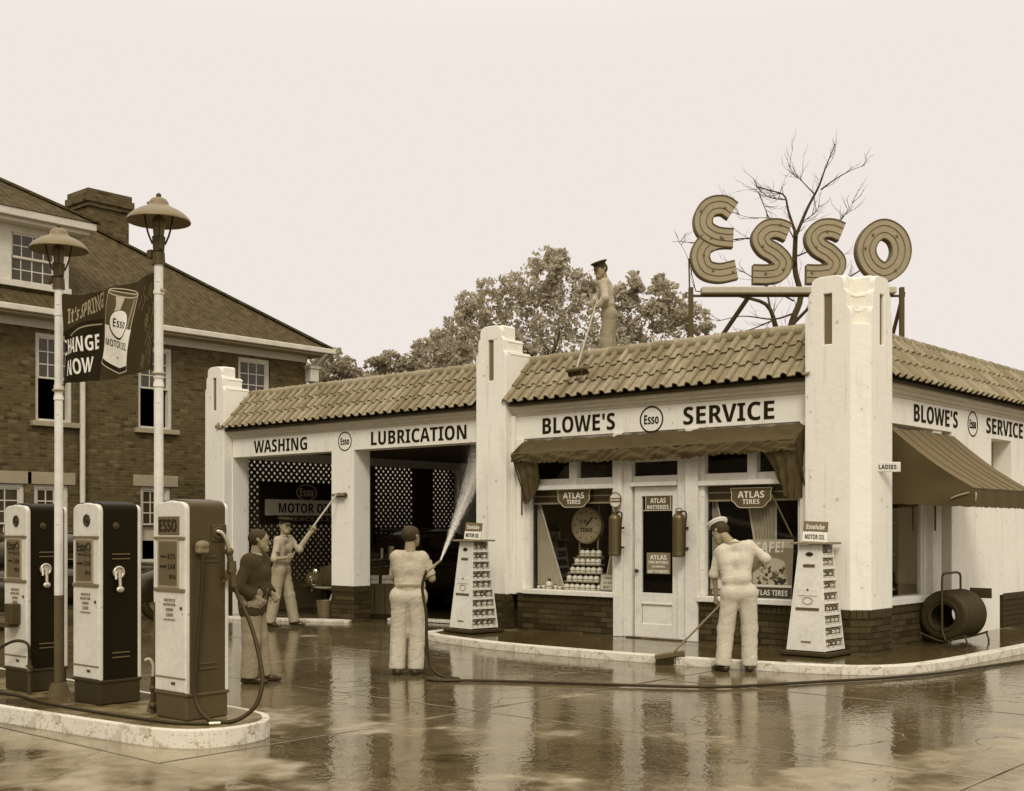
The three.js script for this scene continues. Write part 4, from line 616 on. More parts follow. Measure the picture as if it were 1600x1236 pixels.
// creases: thin valleys running across the limb, a little aslant
const crease = n => { const q = Math.max(0, 1 - Math.abs(n) * 7); return q * q; };
const fold = (x, y, z, a) => 0.85 * a * (0.30 * noise(x * 15 + y * 5, y * 2.4, z * 15 - y * 3) + 0.26 * noise(x * 34 - y * 8, y * 5 + x * 8, z * 34) - 0.32 * crease(noise(x * 5 + y * 6, y * 9 - x * 8, z * 5)) + 0.05);
const SKIN = mat(0.29, { roughness: 0.6 }), HAIR = mat(0.028, { roughness: 0.7 }), SHOE = mat(0.03, { roughness: 0.35 });
const LX = 0.7192;                                       // people are posed in axes that run across and along the street view
function person(label, pos, J, o) {
  const p = thing('person', label, 'person', pos, LX), { head, f, up = [0, 1, 0], hf = f } = J, sh = o.build ?? 1;
  const side = nrm(sub(J.shR, J.shL)), neckB = mix(J.shL, J.shR, 0.5), chest = mix(neckB, J.waist, 0.42), ff = nrm(f);
  const torso = k => [bone(J.shL, J.shR, 0.056 * sh + k), bone(add(chest, side, -0.085 * sh), add(chest, side, 0.085 * sh), 0.092 * sh + k), bone(add(J.waist, side, -0.07 * sh), add(J.waist, side, 0.07 * sh), 0.088 * sh + k), bone(J.hipL, J.hipR, 0.095 * sh + k), bone(mix(J.shL, chest, 0.2), add(J.waist, side, -0.06), 0.085 * sh + k), bone(mix(J.shR, chest, 0.2), add(J.waist, side, 0.06), 0.085 * sh + k)];
  const leg = (h, kn, an, a, b, c) => [bone(h, kn, a, b), bone(kn, an, b, c)];
  const arm = (s, e, h, a, b, c) => [bone(s, e, a, b), bone(e, h, b, c)];
  const H = headGeo(head, hf, up), neck = bone(add(neckB, [0, 0.0, 0]), H.P(0, -0.04, -0.02), 0.064, 0.058);
  const bb = [...torso(-0.02), neck, ...leg(J.hipL, J.knL, J.anL, 0.072, 0.05, 0.036), ...leg(J.hipR, J.knR, J.anR, 0.072, 0.05, 0.036), ...arm(J.shL, J.elL, J.haL, 0.046, 0.037, 0.027), ...arm(J.shR, J.elR, J.haR, 0.046, 0.037, 0.027)];
  const [lo, hi] = bounds(bb, 0.02), hL = J.handL, hR = J.handR;
  const body = obj('body', [isoMesh(fieldOf(bb, 0.035), lo, hi, 0.014), H.g, handGeo(J.haL, hL.d, hL.n, hL.s ?? 1, hL.c ?? 1), handGeo(J.haR, hR.d, hR.n, hR.s ?? -1, hR.c ?? 1)], SKIN, p, false);
  obj('eyes', H.eyes, HAIR, body);
  obj('hair', H.hair, o.hair ?? HAIR, p, false);
  const below = (pt, n) => (x, y, z) => (x - pt[0]) * n[0] + (y - pt[1]) * n[1] + (z - pt[2]) * n[2];   // positive on the side of n
  // trousers
  const tl = [bone(J.hipL, J.hipR, 0.122 * sh), bone(add(J.waist, side, -0.06), add(J.waist, side, 0.06), 0.112 * sh), ...leg(J.hipL, J.knL, J.anL, 0.112, 0.094, 0.090), ...leg(J.hipR, J.knR, J.anR, 0.112, 0.094, 0.090)], hem = [[J.anL, nrm(sub(J.anL, J.knL))], [J.anR, nrm(sub(J.anR, J.knR))]].map(([a, n]) => [add(a, n, 0.03), n]);
  const waistN = nrm(sub(neckB, J.waist)), topT = below(add(J.waist, waistN, 0.02), waistN);
  const tr = fieldOf(tl, 0.03, (d, x, y, z) => { if (Math.abs(d) > 0.06) return d; d -= fold(x, y, z, o.fold ?? 0.013); for (const [a, n] of hem) { if (Math.hypot(x - a[0], y - a[1], z - a[2]) < 0.16) d = Math.max(d, below(a, n)(x, y, z)); } return Math.max(d, topT(x, y, z)); });
  { const [a, b] = bounds(tl, 0.03); obj('trousers', isoMesh(tr, a, b, 0.0095), o.trousers, p, false); }
  if (o.belt) { const bf = fieldOf([bone(add(J.waist, side, -0.06), add(J.waist, side, 0.06), 0.116 * sh)], 0.02), bt = below(add(J.waist, waistN, 0.004), waistN), bu = below(add(J.waist, waistN, -0.034), waistN.map(x => -x)); obj('belt', isoMesh((x, y, z) => Math.max(bf(x, y, z), bt(x, y, z), bu(x, y, z)), add(J.waist, [-.25, -.2, -.25]), add(J.waist, [.25, .2, .25]), 0.009), o.belt, p, false); }
  // shirt or jacket: sleeves end at a share of the forearm
  const sl = o.sleeve ?? 0.25, k = o.thick ?? 0.018, sb = [...torso(k * 0.7), bone(add(neckB, [0, 0.0, 0]), add(neckB, [0, 0.045, 0]), 0.066, 0.06)];
  for (const [s, e, h] of [[J.shL, J.elL, J.haL], [J.shR, J.elR, J.haR]]) { const e2 = sl <= 0 ? mix(s, e, 1 + sl) : e; sb.push(bone(s, e2, 0.056 + k * 0.4, 0.052 + k * 0.4)); if (sl > 0) sb.push(bone(e, mix(e, h, sl), 0.052 + k * 0.4, 0.044 + k * 0.4)); }
  const ends = [[J.shL, J.elL, J.haL], [J.shR, J.elR, J.haR]].map(([s, e, h]) => sl > 0 ? [mix(e, h, sl), nrm(sub(h, e))] : [mix(s, e, 1 + sl), nrm(sub(e, s))]);
  if (o.skirt) sb.push(bone(add(J.hipL, [0, -o.skirt * 0.5, 0]), add(J.hipR, [0, -o.skirt * 0.5, 0]), 0.122), bone(J.hipL, J.hipR, 0.118));
  const low = below(add(J.waist, waistN, o.skirt ? -0.12 - o.skirt : -0.05), waistN.map(x => -x)), high = below(H.P(0, -0.115, 0), nrm(sub(head, neckB)));
  const srt = fieldOf(sb, 0.03, (d, x, y, z) => { if (Math.abs(d) > 0.06) return d; d -= fold(x + 3, y, z, (o.fold ?? 0.013) * 0.9); for (const [a, n] of ends) if (Math.hypot(x - a[0], y - a[1], z - a[2]) < 0.11) d = Math.max(d, below(a, n)(x, y, z)); return Math.max(d, low(x, y, z), high(x, y, z)); });
  { const [a, b] = bounds(sb, 0.03); obj(o.jacket ? 'jacket' : 'shirt', isoMesh(srt, a, b, 0.0095), o.shirt, p, false); }
  if (o.collar) obj('collar', tor(0.062, 0.014, ...add(neckB, [0, 0.06, 0]), PI / 2 - 0.25, 0, 0), o.collar, p);
  // shoes
  for (const [an, t] of [[J.anL, J.toeL], [J.anR, J.toeR]]) {
    const d = nrm([t[0], 0, t[2]]), heel = [an[0] - d[0] * 0.05, 0.035, an[2] - d[2] * 0.05], ball = add(heel, d, 0.16), toe = add(heel, d, 0.23), ss = fieldOf([bone(heel, [an[0], 0.075, an[2]], 0.042, 0.042), bone(heel, ball, 0.038, 0.04), bone([ball[0], 0.03, ball[2]], [toe[0], 0.026, toe[2]], 0.042, 0.026), bone([an[0], 0.07, an[2]], [ball[0], 0.035, ball[2]], 0.036, 0.03)], 0.02);
    obj('shoe', isoMesh((x, y, z) => Math.max(ss(x, y, z), 0.002 - y), add(an, [-0.3, -0.16, -0.3]), add(an, [0.3, 0.08, 0.3]), 0.009), o.shoe ?? SHOE, p, false);
  }
  if (o.cap) { // flat topped service cap with a peak
    const m = new THREE.Matrix4().makeBasis(V3(...H.r), V3(...H.u), V3(...H.f)).setPosition(...H.P(0, 0.058, 0));
    const crown = lathe([[0.0, 0.072], [0.06, 0.075], [0.115, 0.068], [0.132, 0.058], [0.130, 0.048], [0.100, 0.028], [0.093, 0.02], [0.093, -0.005], [0.088, -0.006]], 32).applyMatrix4(M4(0, 0.015, 0.0, 0.10)).applyMatrix4(m);
    const cp = obj('cap', crown, o.cap, p);
    const pk = new THREE.Shape(); pk.absarc(0, 0, 0.10, 0.35, PI - 0.35, false); pk.quadraticCurveTo(0, 0.055, 0.10 * Math.cos(0.35), 0.10 * Math.sin(0.35));
    const ps = new THREE.Shape(); ps.moveTo(-0.088, 0.04); ps.quadraticCurveTo(-0.07, 0.15, 0, 0.155); ps.quadraticCurveTo(0.07, 0.15, 0.088, 0.04); ps.quadraticCurveTo(0, 0.10, -0.088, 0.04);
    obj('peak', extr(ps, 0.006, { curveSegments: 10 }).rotateX(PI / 2).applyMatrix4(M4(0, 0.012, 0, 0.25)).applyMatrix4(m), mat(0.02, { roughness: 0.3 }), cp);
    obj('band', lathe([[0.095, -0.004], [0.0965, 0.0], [0.0965, 0.03], [0.095, 0.032]], 32).applyMatrix4(M4(0, 0.012, 0.0, 0.10)).applyMatrix4(m), o.band ?? o.cap, cp);
  }
  return p;
}
const CL = v => mat(v, { map: T.cloth, bumpMap: T.grain, bumpScale: 0.002, roughness: 0.95, specularIntensity: 0.3 });
// man washing with the hose, seen from behind
person('man from behind in light shirt and baggy trousers spraying water from a hose', [-3.33, 0, 4.62], {
  head: [0.03, 1.555, -0.03], f: [0.25, 0, -1], hf: [0.45, 0.18, -0.9], shL: [-0.125, 1.33, 0], shR: [0.155, 1.315, -0.03], waist: [0.02, 1.02, 0], hipL: [-0.085, 0.88, 0.0], hipR: [0.095, 0.88, 0.0],
  elL: [-0.175, 1.08, -0.16], haL: [0.06, 1.08, -0.30], elR: [0.265, 1.085, -0.04], haR: [0.25, 1.20, -0.24], knL: [-0.105, 0.48, -0.03], knR: [0.10, 0.48, -0.03], anL: [-0.125, 0.09, 0.02], anR: [0.085, 0.09, 0.0], toeL: [-0.2, 0, -1], toeR: [0.15, 0, -1],
  handL: { d: [0.9, 0.1, -0.35], n: [0, 0.2, 1], s: 1, c: 1 }, handR: { d: [-0.15, 0.6, -0.7], n: [-0.9, 0.1, 0], s: -1, c: 1.0 } },
  { shirt: CL(0.46), trousers: CL(0.52), sleeve: -0.12, belt: mat(0.3), fold: 0.022, thick: 0.022 });
// man with the long brush
person('man in rolled sleeves and grey trousers washing the white pier with a long brush', [-9.67, 0.02, 1.40], {
  head: [0.03, 1.665, 0.03], f: [0.9, 0, 0.35], hf: [0.75, -0.05, 0.65], shL: [0.07, 1.45, -0.15], shR: [-0.06, 1.43, 0.16], waist: [-0.03, 1.09, 0], hipL: [-0.02, 0.94, -0.08], hipR: [-0.06, 0.94, 0.085],
  elL: [0.24, 1.28, -0.16], haL: [0.43, 1.56, -0.18], elR: [-0.10, 1.13, 0.28], haR: [0.10, 1.15, 0.22], knL: [0.08, 0.52, -0.08], knR: [-0.12, 0.52, 0.10], anL: [0.16, 0.09, -0.1], anR: [-0.20, 0.09, 0.10], toeL: [1, 0, 0.4], toeR: [0.7, 0, 0.7],
  handL: { d: [0.55, 0.8, -0.1], n: [0.2, -0.1, 1], s: -1, c: 0.95 }, handR: { d: [0.8, 0.35, -0.4], n: [0.2, 0.3, -0.9], s: -1, c: 0.95 } },
  { shirt: CL(0.42), trousers: CL(0.36), sleeve: 0.15, collar: CL(0.45), fold: 0.02, cap: CL(0.03) });
// man in the dark jacket
person('man in dark suit jacket and lighter trousers beside the tan fuel pump, hands on hips', [-4.04, 0, 6.21], {
  head: [0.045, 1.515, 0.0], f: [1, 0, -0.25], hf: [0.95, 0.05, -0.35], shL: [0.03, 1.31, -0.18], shR: [-0.02, 1.30, 0.17], waist: [0.02, 0.99, 0], hipL: [-0.02, 0.86, -0.085], hipR: [-0.03, 0.86, 0.085],
  elL: [0.02, 1.06, -0.33], haL: [0.15, 0.94, -0.19], elR: [-0.12, 1.04, 0.27], haR: [0.045, 0.925, 0.175], knL: [0.03, 0.47, -0.09], knR: [-0.02, 0.47, 0.09], anL: [0.06, 0.09, -0.10], anR: [-0.04, 0.09, 0.09], toeL: [1, 0, -0.3], toeR: [1, 0, 0.15],
  handL: { d: [0.6, -0.6, 0.3], n: [0, 0, 1], s: 1, c: 0.9 }, handR: { d: [0.7, -0.65, -0.15], n: [0.0, 0, -1], s: -1, c: 0.8 } },
  { shirt: mat(0.05, { map: T.cloth, roughness: 0.95 }), trousers: CL(0.30), sleeve: 0.9, jacket: true, skirt: 0.16, collar: mat(0.6), thick: 0.034, fold: 0.016, build: 1.08 });
// sweeper with the white cap
person('man from behind in pale work suit and white cap leaning over to sweep the kerb', [-0.71, 0, 1.86], {
  head: [-0.165, 1.60, -0.16], f: [-0.3, 0, -1], hf: [-0.55, -0.5, -0.7], up: [-0.15, 1, -0.35], shL: [-0.18, 1.40, -0.12], shR: [0.15, 1.445, -0.06], waist: [-0.01, 1.06, 0.0], hipL: [-0.075, 0.90, 0.01], hipR: [0.11, 0.90, 0.02],
  elL: [-0.24, 1.11, -0.16], haL: [-0.21, 0.86, -0.22], elR: [0.33, 1.30, -0.02], haR: [0.19, 1.14, -0.20], knL: [-0.13, 0.48, -0.01], knR: [0.14, 0.48, 0.0], anL: [-0.17, 0.09, 0.04], anR: [0.135, 0.09, 0.03], toeL: [-0.5, 0, -0.9], toeR: [0.1, 0, -1],
  handL: { d: [-0.1, -0.95, -0.2], n: [0.9, 0, -0.2], s: 1, c: 0.95 }, handR: { d: [-0.7, -0.5, -0.4], n: [-0.2, 0.3, 0.8], s: -1, c: 0.9 } },
  { shirt: CL(0.56), trousers: CL(0.54), sleeve: 0.12, cap: mat(0.75), band: mat(0.03), collar: CL(0.5), fold: 0.02 });
// man on the roof
person('man in cap and pale overalls standing on the station roof with a push broom', [-4.62, 4.0, -0.78], {
  head: [-0.05, 1.60, 0.04], f: [-1, 0, 0.45], hf: [-0.9, -0.25, 0.4], shL: [-0.02, 1.42, 0.16], shR: [0.05, 1.43, -0.15], waist: [0.06, 1.08, 0], hipL: [0.07, 0.93, 0.08], hipR: [0.09, 0.93, -0.08],
  elL: [0.0, 1.14, 0.27], haL: [-0.17, 0.97, 0.18], elR: [-0.10, 1.22, -0.2], haR: [-0.17, 1.10, 0.05], knL: [0.04, 0.5, 0.08], knR: [0.09, 0.5, -0.09], anL: [0.06, 0.09, 0.10], anR: [0.12, 0.09, -0.10], toeL: [-1, 0, 0.4], toeR: [-1, 0, 0.3],
  handL: { d: [-0.8, -0.4, -0.2], n: [-0.1, 0.2, -1], s: 1, c: 0.95 }, handR: { d: [-0.7, -0.5, 0.5], n: [0.2, 0.2, 0.9], s: -1, c: 0.95 } },
  { shirt: CL(0.46), trousers: CL(0.34), sleeve: 0.75, cap: CL(0.06), fold: 0.02 });
// ---------- props ----------
// awnings
{
  const clothM = mat(0.085, { map: T.cloth, roughness: 0.95, side: THREE.DoubleSide });
  const sheet = (nu, nv, f) => { const g = new THREE.PlaneGeometry(1, 1, nu, nv), p = g.attributes.position; for (let i = 0; i < p.count; i++) p.setXYZ(i, ...f(p.getX(i) + 0.5, 0.5 - p.getY(i))); g.computeVertexNormals(); return g; };
  const a = thing('awning', 'dark folded canvas awning sagging over the shop front door and windows', 'awning');
  const x0 = -5.58, x1 = -0.80, sag = u => 0.03 * Math.sin(u * PI * 3) + 0.05 * noise(u * 9, 0.5, 0.2);
  const prof = (u, v) => { // wall, out to the bar, then the hanging valance
    const w = 0.018 * noise(u * 40 + v * 6, v * 2, 1.3) + 0.020 * noise(u * 16 - v * 3, v * 3, 7.1);
    if (v < 0.55) { const t = v / 0.55; return [lerp(0.02, 0.27, t) + w, 3.0 - 0.21 * t - 0.07 * Math.sin(t * PI) + sag(u) * Math.sin(t * PI) + w]; }
    const t = (v - 0.55) / 0.45, sc = t > 0.8 ? 0.009 * Math.sin(u * 310) + 0.01 * noise(u * 60, 1, 2) : 0; return [0.28 + 0.02 * Math.sin(t * 3) + w * 1.6, 2.79 - 0.14 * t + w - 0.04 * Math.sin(u * PI) * t + 0.03 * noise(u * 7, 3, 3) * t + sc];
  };
  obj('canvas', sheet(220, 26, (u, v) => { const [z, y] = prof(u, v); return [lerp(x0, x1, u), y, z]; }), clothM, a);
  const flap = (x, dir) => sheet(60, 24, (u, v) => { // hangs from the wall corner, round the front corner and along the bar, gathered below
    const tx = u < 0.35 ? 0 : (u - 0.35) / 0.65 * 0.52, tz = u < 0.35 ? lerp(0.02, 0.28, u / 0.35) : 0.285, ty = u < 0.35 ? lerp(2.98, 2.79, u / 0.35) : 2.76 - 0.10 * (u - 0.35);
    const bx_ = 0.03 + u * 0.34, bz = 0.04 + 0.07 * Math.sin(u * 3), by = 2.06 - 0.05 * Math.sin(u * PI) + 0.28 * Math.pow(u, 3), f = Math.sin(v * PI * 0.5), w = 0.022 * f * Math.sin(u * 27 + v * 2.5) + 0.02 * noise(u * 6, v * 5, dir * 3), k = Math.pow(v, 0.85);
    return [x + dir * (lerp(tx, bx_, k) + w * 0.4), lerp(ty, by, v) + 0.012 * Math.sin(u * 60) * (v > 0.9 ? 1 : 0), lerp(tz, bz, k) + w]; });
  obj('side_flap', flap(x0, 1), clothM, a); obj('side_flap', flap(x1, -1), clothM, a);
  obj('arm', [rod([x0 + 0.02, 1.86, 0.06], [x0 + 0.02, 2.35, 0.06], 0.013), rod([x0, 2.3, 0.05], [x0, 2.78, 0.28], 0.011)], M.iron, a); obj('arm', [rod([x1 - .16, 1.55, 0.08], [x1 - .45, 2.1, 0.09], 0.013), rod([x1, 2.2, 0.05], [x1, 2.78, 0.28], 0.011)], M.iron, a);
  obj('bar', rod([x0, 2.78, 0.275], [x1, 2.78, 0.275], 0.014), M.iron, a);
  const b = thing('awning', 'dark canvas awning stretched out over the right hand wall window', 'awning'), zA = -0.92, zB = -3.1, xo = 1.0;
  const top = mat(0.15, { map: T.cloth, roughness: 0.95, side: THREE.DoubleSide });
  obj('canvas', sheet(40, 30, (u, v) => [lerp(XR, xo, v), lerp(2.98, 2.155, v) - 0.05 * Math.sin(v * PI) + 0.008 * Math.sin(u * 19 + v * 5), lerp(zA, zB - v * 0.0, u)]), top, b);
  for (let i = 1; i < 7; i++) { const u = i / 7, pts = []; for (let j = 0; j <= 10; j++) { const v = j / 10; pts.push([lerp(XR, xo, v), lerp(2.98, 2.155, v) - 0.05 * Math.sin(v * PI) + 0.008 * Math.sin(u * 19 + v * 5) + 0.003, lerp(zA, zB, u)]); } obj('seam', tube(pts, 0.006, 20, 5), clothM, b); }
  const vl = (u, t) => 2.155 - (0.23 + 0.012 * Math.abs(Math.sin(u * PI * 13))) * t;
  obj('valance', sheet(120, 6, (u, v) => [xo + 0.012 * Math.sin(u * 31) * v, vl(u, v), lerp(zA, zB, u)]), clothM, b);
  obj('side_panel', sheet(60, 20, (u, v) => { const yt = lerp(2.98, 2.155, u) - 0.05 * Math.sin(u * PI), yb = lerp(1.985, 1.925, u) - 0.012 * Math.abs(Math.sin(u * PI * 6)); return [lerp(XR + 0.01, xo, u), lerp(yt, yb, v), zA + 0.03 * Math.sin(u * 7 + v * 3) * Math.sin(v * PI) * Math.sin(u * PI)]; }), clothM, b);
  obj('side_panel', sheet(30, 10, (u, v) => [lerp(XR + 0.01, xo, u), lerp(lerp(2.98, 2.155, u) - 0.05 * Math.sin(u * PI), lerp(1.985, 1.925, u), v), zB]), clothM, b);
  obj('frame', [rod([XR, 2.0, zA - .03], [xo - .02, 2.14, zA - .03], 0.014), rod([XR, 2.0, zB + .03], [xo - .02, 2.14, zB + .03], 0.014), rod([xo - .01, 2.15, zA - .02], [xo - .01, 2.15, zB], 0.014), rod([XR + .02, 1.62, zA - 1.5], [XR + .02, 2.02, zA - 1.5], 0.014)], M.iron, b);
  obj('cord', [tube([[xo + .02, 2.10, zA], [xo + .03, 2.05, zA + .02], [xo + .02, 2.0, zA + .01]], 0.008, 12, 5), tube([[0.72, 2.03, zA + .03], [0.8, 2.06, zA + .04], [0.95, 2.10, zA + .03]], 0.008, 12, 5)], mat(0.4), b);
}
// fire extinguishers and the round service sign
function extinguisher(x, z, label) {
  const e = thing('fire_extinguisher', label, 'extinguisher', [x, 1.26, z]); const br = mat(0.13, { metalness: 0.55, roughness: 0.38 });
  obj('cylinder', lathe([[0.0, 0.0], [0.085, 0.0], [0.092, 0.012], [0.092, 0.05], [0.088, 0.056], [0.088, 0.07], [0.09, 0.08], [0.09, 0.52], [0.085, 0.555], [0.06, 0.59], [0.03, 0.60], [0.0, 0.602]], 28), br, e);
  obj('cap', [cyl(0.035, 0.03, 0.04, 0, 0.615, 0), tube([[-0.05, 0.6, 0], [-0.04, 0.66, 0], [0.04, 0.66, 0], [0.05, 0.6, 0]], 0.007, 16, 6)], M.iron, e);
  obj('hose', tube([[0.03, 0.62, 0], [0.11, 0.62, 0.0], [0.115, 0.4, 0.02], [0.11, 0.1, 0.02], [0.10, 0.03, 0.02]], 0.012, 24, 6), M.rubber, e);
  obj('bracket', [rbx(0.2, 0.03, 0.02, 0.004, 0, 0.40, -0.085), rbx(0.2, 0.03, 0.02, 0.004, 0, 0.12, -0.085)], M.iron, e); return e;
}
extinguisher(-3.735, 0.135, 'brass fire extinguisher on the white post left of the door, under a round sign');
extinguisher(-2.655, 0.13, 'brass fire extinguisher on the white post right of the door');
{
  const r = thing('round_sign', 'small round pale sign on a post above the left fire extinguisher', 'sign', [-3.76, 2.06, 0.09]);
  obj('disc', new THREE.CylinderGeometry(0.105, 0.105, 0.015, 32).rotateX(PI / 2), mat(0.6), r); obj('rim', tor(0.105, 0.008, 0, 0, 0.005), mat(0.1), r); obj('band', bx(0.19, 0.06, 0.006, 0, 0.0, 0.009), mat(0.10), r);
  obj('lettering', letters('REST ROOMS', 0.16, 0.026, 0.003).translate(0, 0, 0.0125), mat(0.7), r); obj('stem', rod([0, -.1, -.01], [0, -.19, -.01], 0.01), M.iron, r);
}
// shield shaped signs in the windows, signs on the door
function shield(x, y, z, label, w = 0.64, h = 0.27) {
  const s = thing('hanging_sign', label, 'sign', [x, y, z]), k = 0.5, sh = new THREE.Shape(); const a = w / 2, b = h / 2;
  sh.moveTo(-a, b); sh.lineTo(a, b); sh.quadraticCurveTo(a * 0.9, b * 0.4, a * 0.95, b * 0.1); sh.quadraticCurveTo(a * 0.97, -b * 0.3, a * 0.78, -b * 0.5); sh.quadraticCurveTo(a * 0.66, -b, a * 0.45, -b); sh.lineTo(-a * 0.45, -b); sh.quadraticCurveTo(-a * 0.66, -b, -a * 0.78, -b * 0.5); sh.quadraticCurveTo(-a * 0.97, -b * 0.3, -a * 0.95, b * 0.1); sh.quadraticCurveTo(-a * 0.9, b * 0.4, -a, b);
  obj('plate', extr(sh, 0.012, { curveSegments: 8 }), mat(0.10, { roughness: 0.5 }), s);
  const pts = sh.getPoints(8).map(p => V3(p.x * 0.98, p.y * 0.97, 0.014)); obj('border', new THREE.TubeGeometry(new THREE.CatmullRomCurve3(pts, true, 'catmullrom', 0.05), 120, 0.0065, 5, true), mat(0.5), s);
  obj('lettering', [letters('ATLAS', w * 0.62, h * 0.34, 0.003).translate(0, b * 0.33, 0.0125), letters('TIRES', w * 0.40, h * 0.24, 0.003).translate(0, -b * 0.38, 0.0125)], mat(0.72), s);
  obj('chain', [rod([-a * .8, b, 0.005], [-a * .8, b + .03, 0.005], 0.005), rod([a * .8, b, 0.005], [a * .8, b + .03, 0.005], 0.005)], M.iron, s); return s;
}
shield(-4.635, 2.10, -0.06, 'shield shaped tire sign hanging in the left shop window above the round clock'); shield(-1.635, 2.06, -0.06, 'shield shaped tire sign hanging in the right shop window above the curtains');
{
  const d = thing('door_sign', 'small dark battery sign at the top of the door glass', 'sign', [-3.12, 2.005, -0.055]);
  obj('plate', rbx(0.42, 0.20, 0.012, 0.006, 0, 0, 0), mat(0.10), d); obj('border', [rbx(0.43, 0.012, 0.016, 0.003, 0, -.097, .002), rbx(0.012, 0.2, 0.016, 0.003, .21, 0, .002), rbx(0.012, 0.2, 0.0155, 0.003, -.21, 0, .002), rbx(0.56, 0.012, 0.012, 0.003, 0, -.10, -.012)], mat(0.5), d);
  obj('lettering', [letters('ATLAS', 0.26, 0.07, 0.003).translate(0, 0.04, 0.0065), letters('BATTERIES', 0.36, 0.055, 0.003).translate(0, -0.05, 0.0065)], mat(0.72), d);
  const e = thing('door_sign', 'square brown and white sign low on the door glass', 'sign', [-3.12, 1.16, -0.06]);
  obj('plate', rbx(0.40, 0.30, 0.01, 0.004, 0, 0, 0), mat(0.25, { map: T.wear }), e);
  obj('lettering', [letters('ATLAS', 0.28, 0.065, 0.003).translate(0, 0.085, 0.0055), letters('TIRES BATTERIES', 0.34, 0.038, 0.003).translate(0, 0.015, 0.0055), letters('ACCESSORIES', 0.22, 0.028, 0.003).translate(0, -0.045, 0.0055), letters('EASY PAYMENTS', 0.35, 0.045, 0.003).translate(0, -0.115, 0.0055)], mat(0.75), e);
  const l = thing('ladies_sign', 'small white sign reading LADIES fixed to the corner pillar', 'sign', [0.10, 2.418, -0.28], LX);
  obj('board', rbx(0.33, 0.125, 0.02, 0.01, 0.04, 0, 0.05), mat(0.72, { map: T.wear }), l); obj('lettering', letters('LADIES', 0.22, 0.055, 0.003).translate(0.04, 0, 0.0605), M.ink, l); obj('bracket', [rod([-0.10, -.01, 0.05], [-0.16, -.02, -0.02], 0.009), rod([-0.1, -.05, .05], [-0.19, -.19, 0.0], 0.007), sph(0.02, -0.2, -.21, 0.0)], M.iron, l);
}
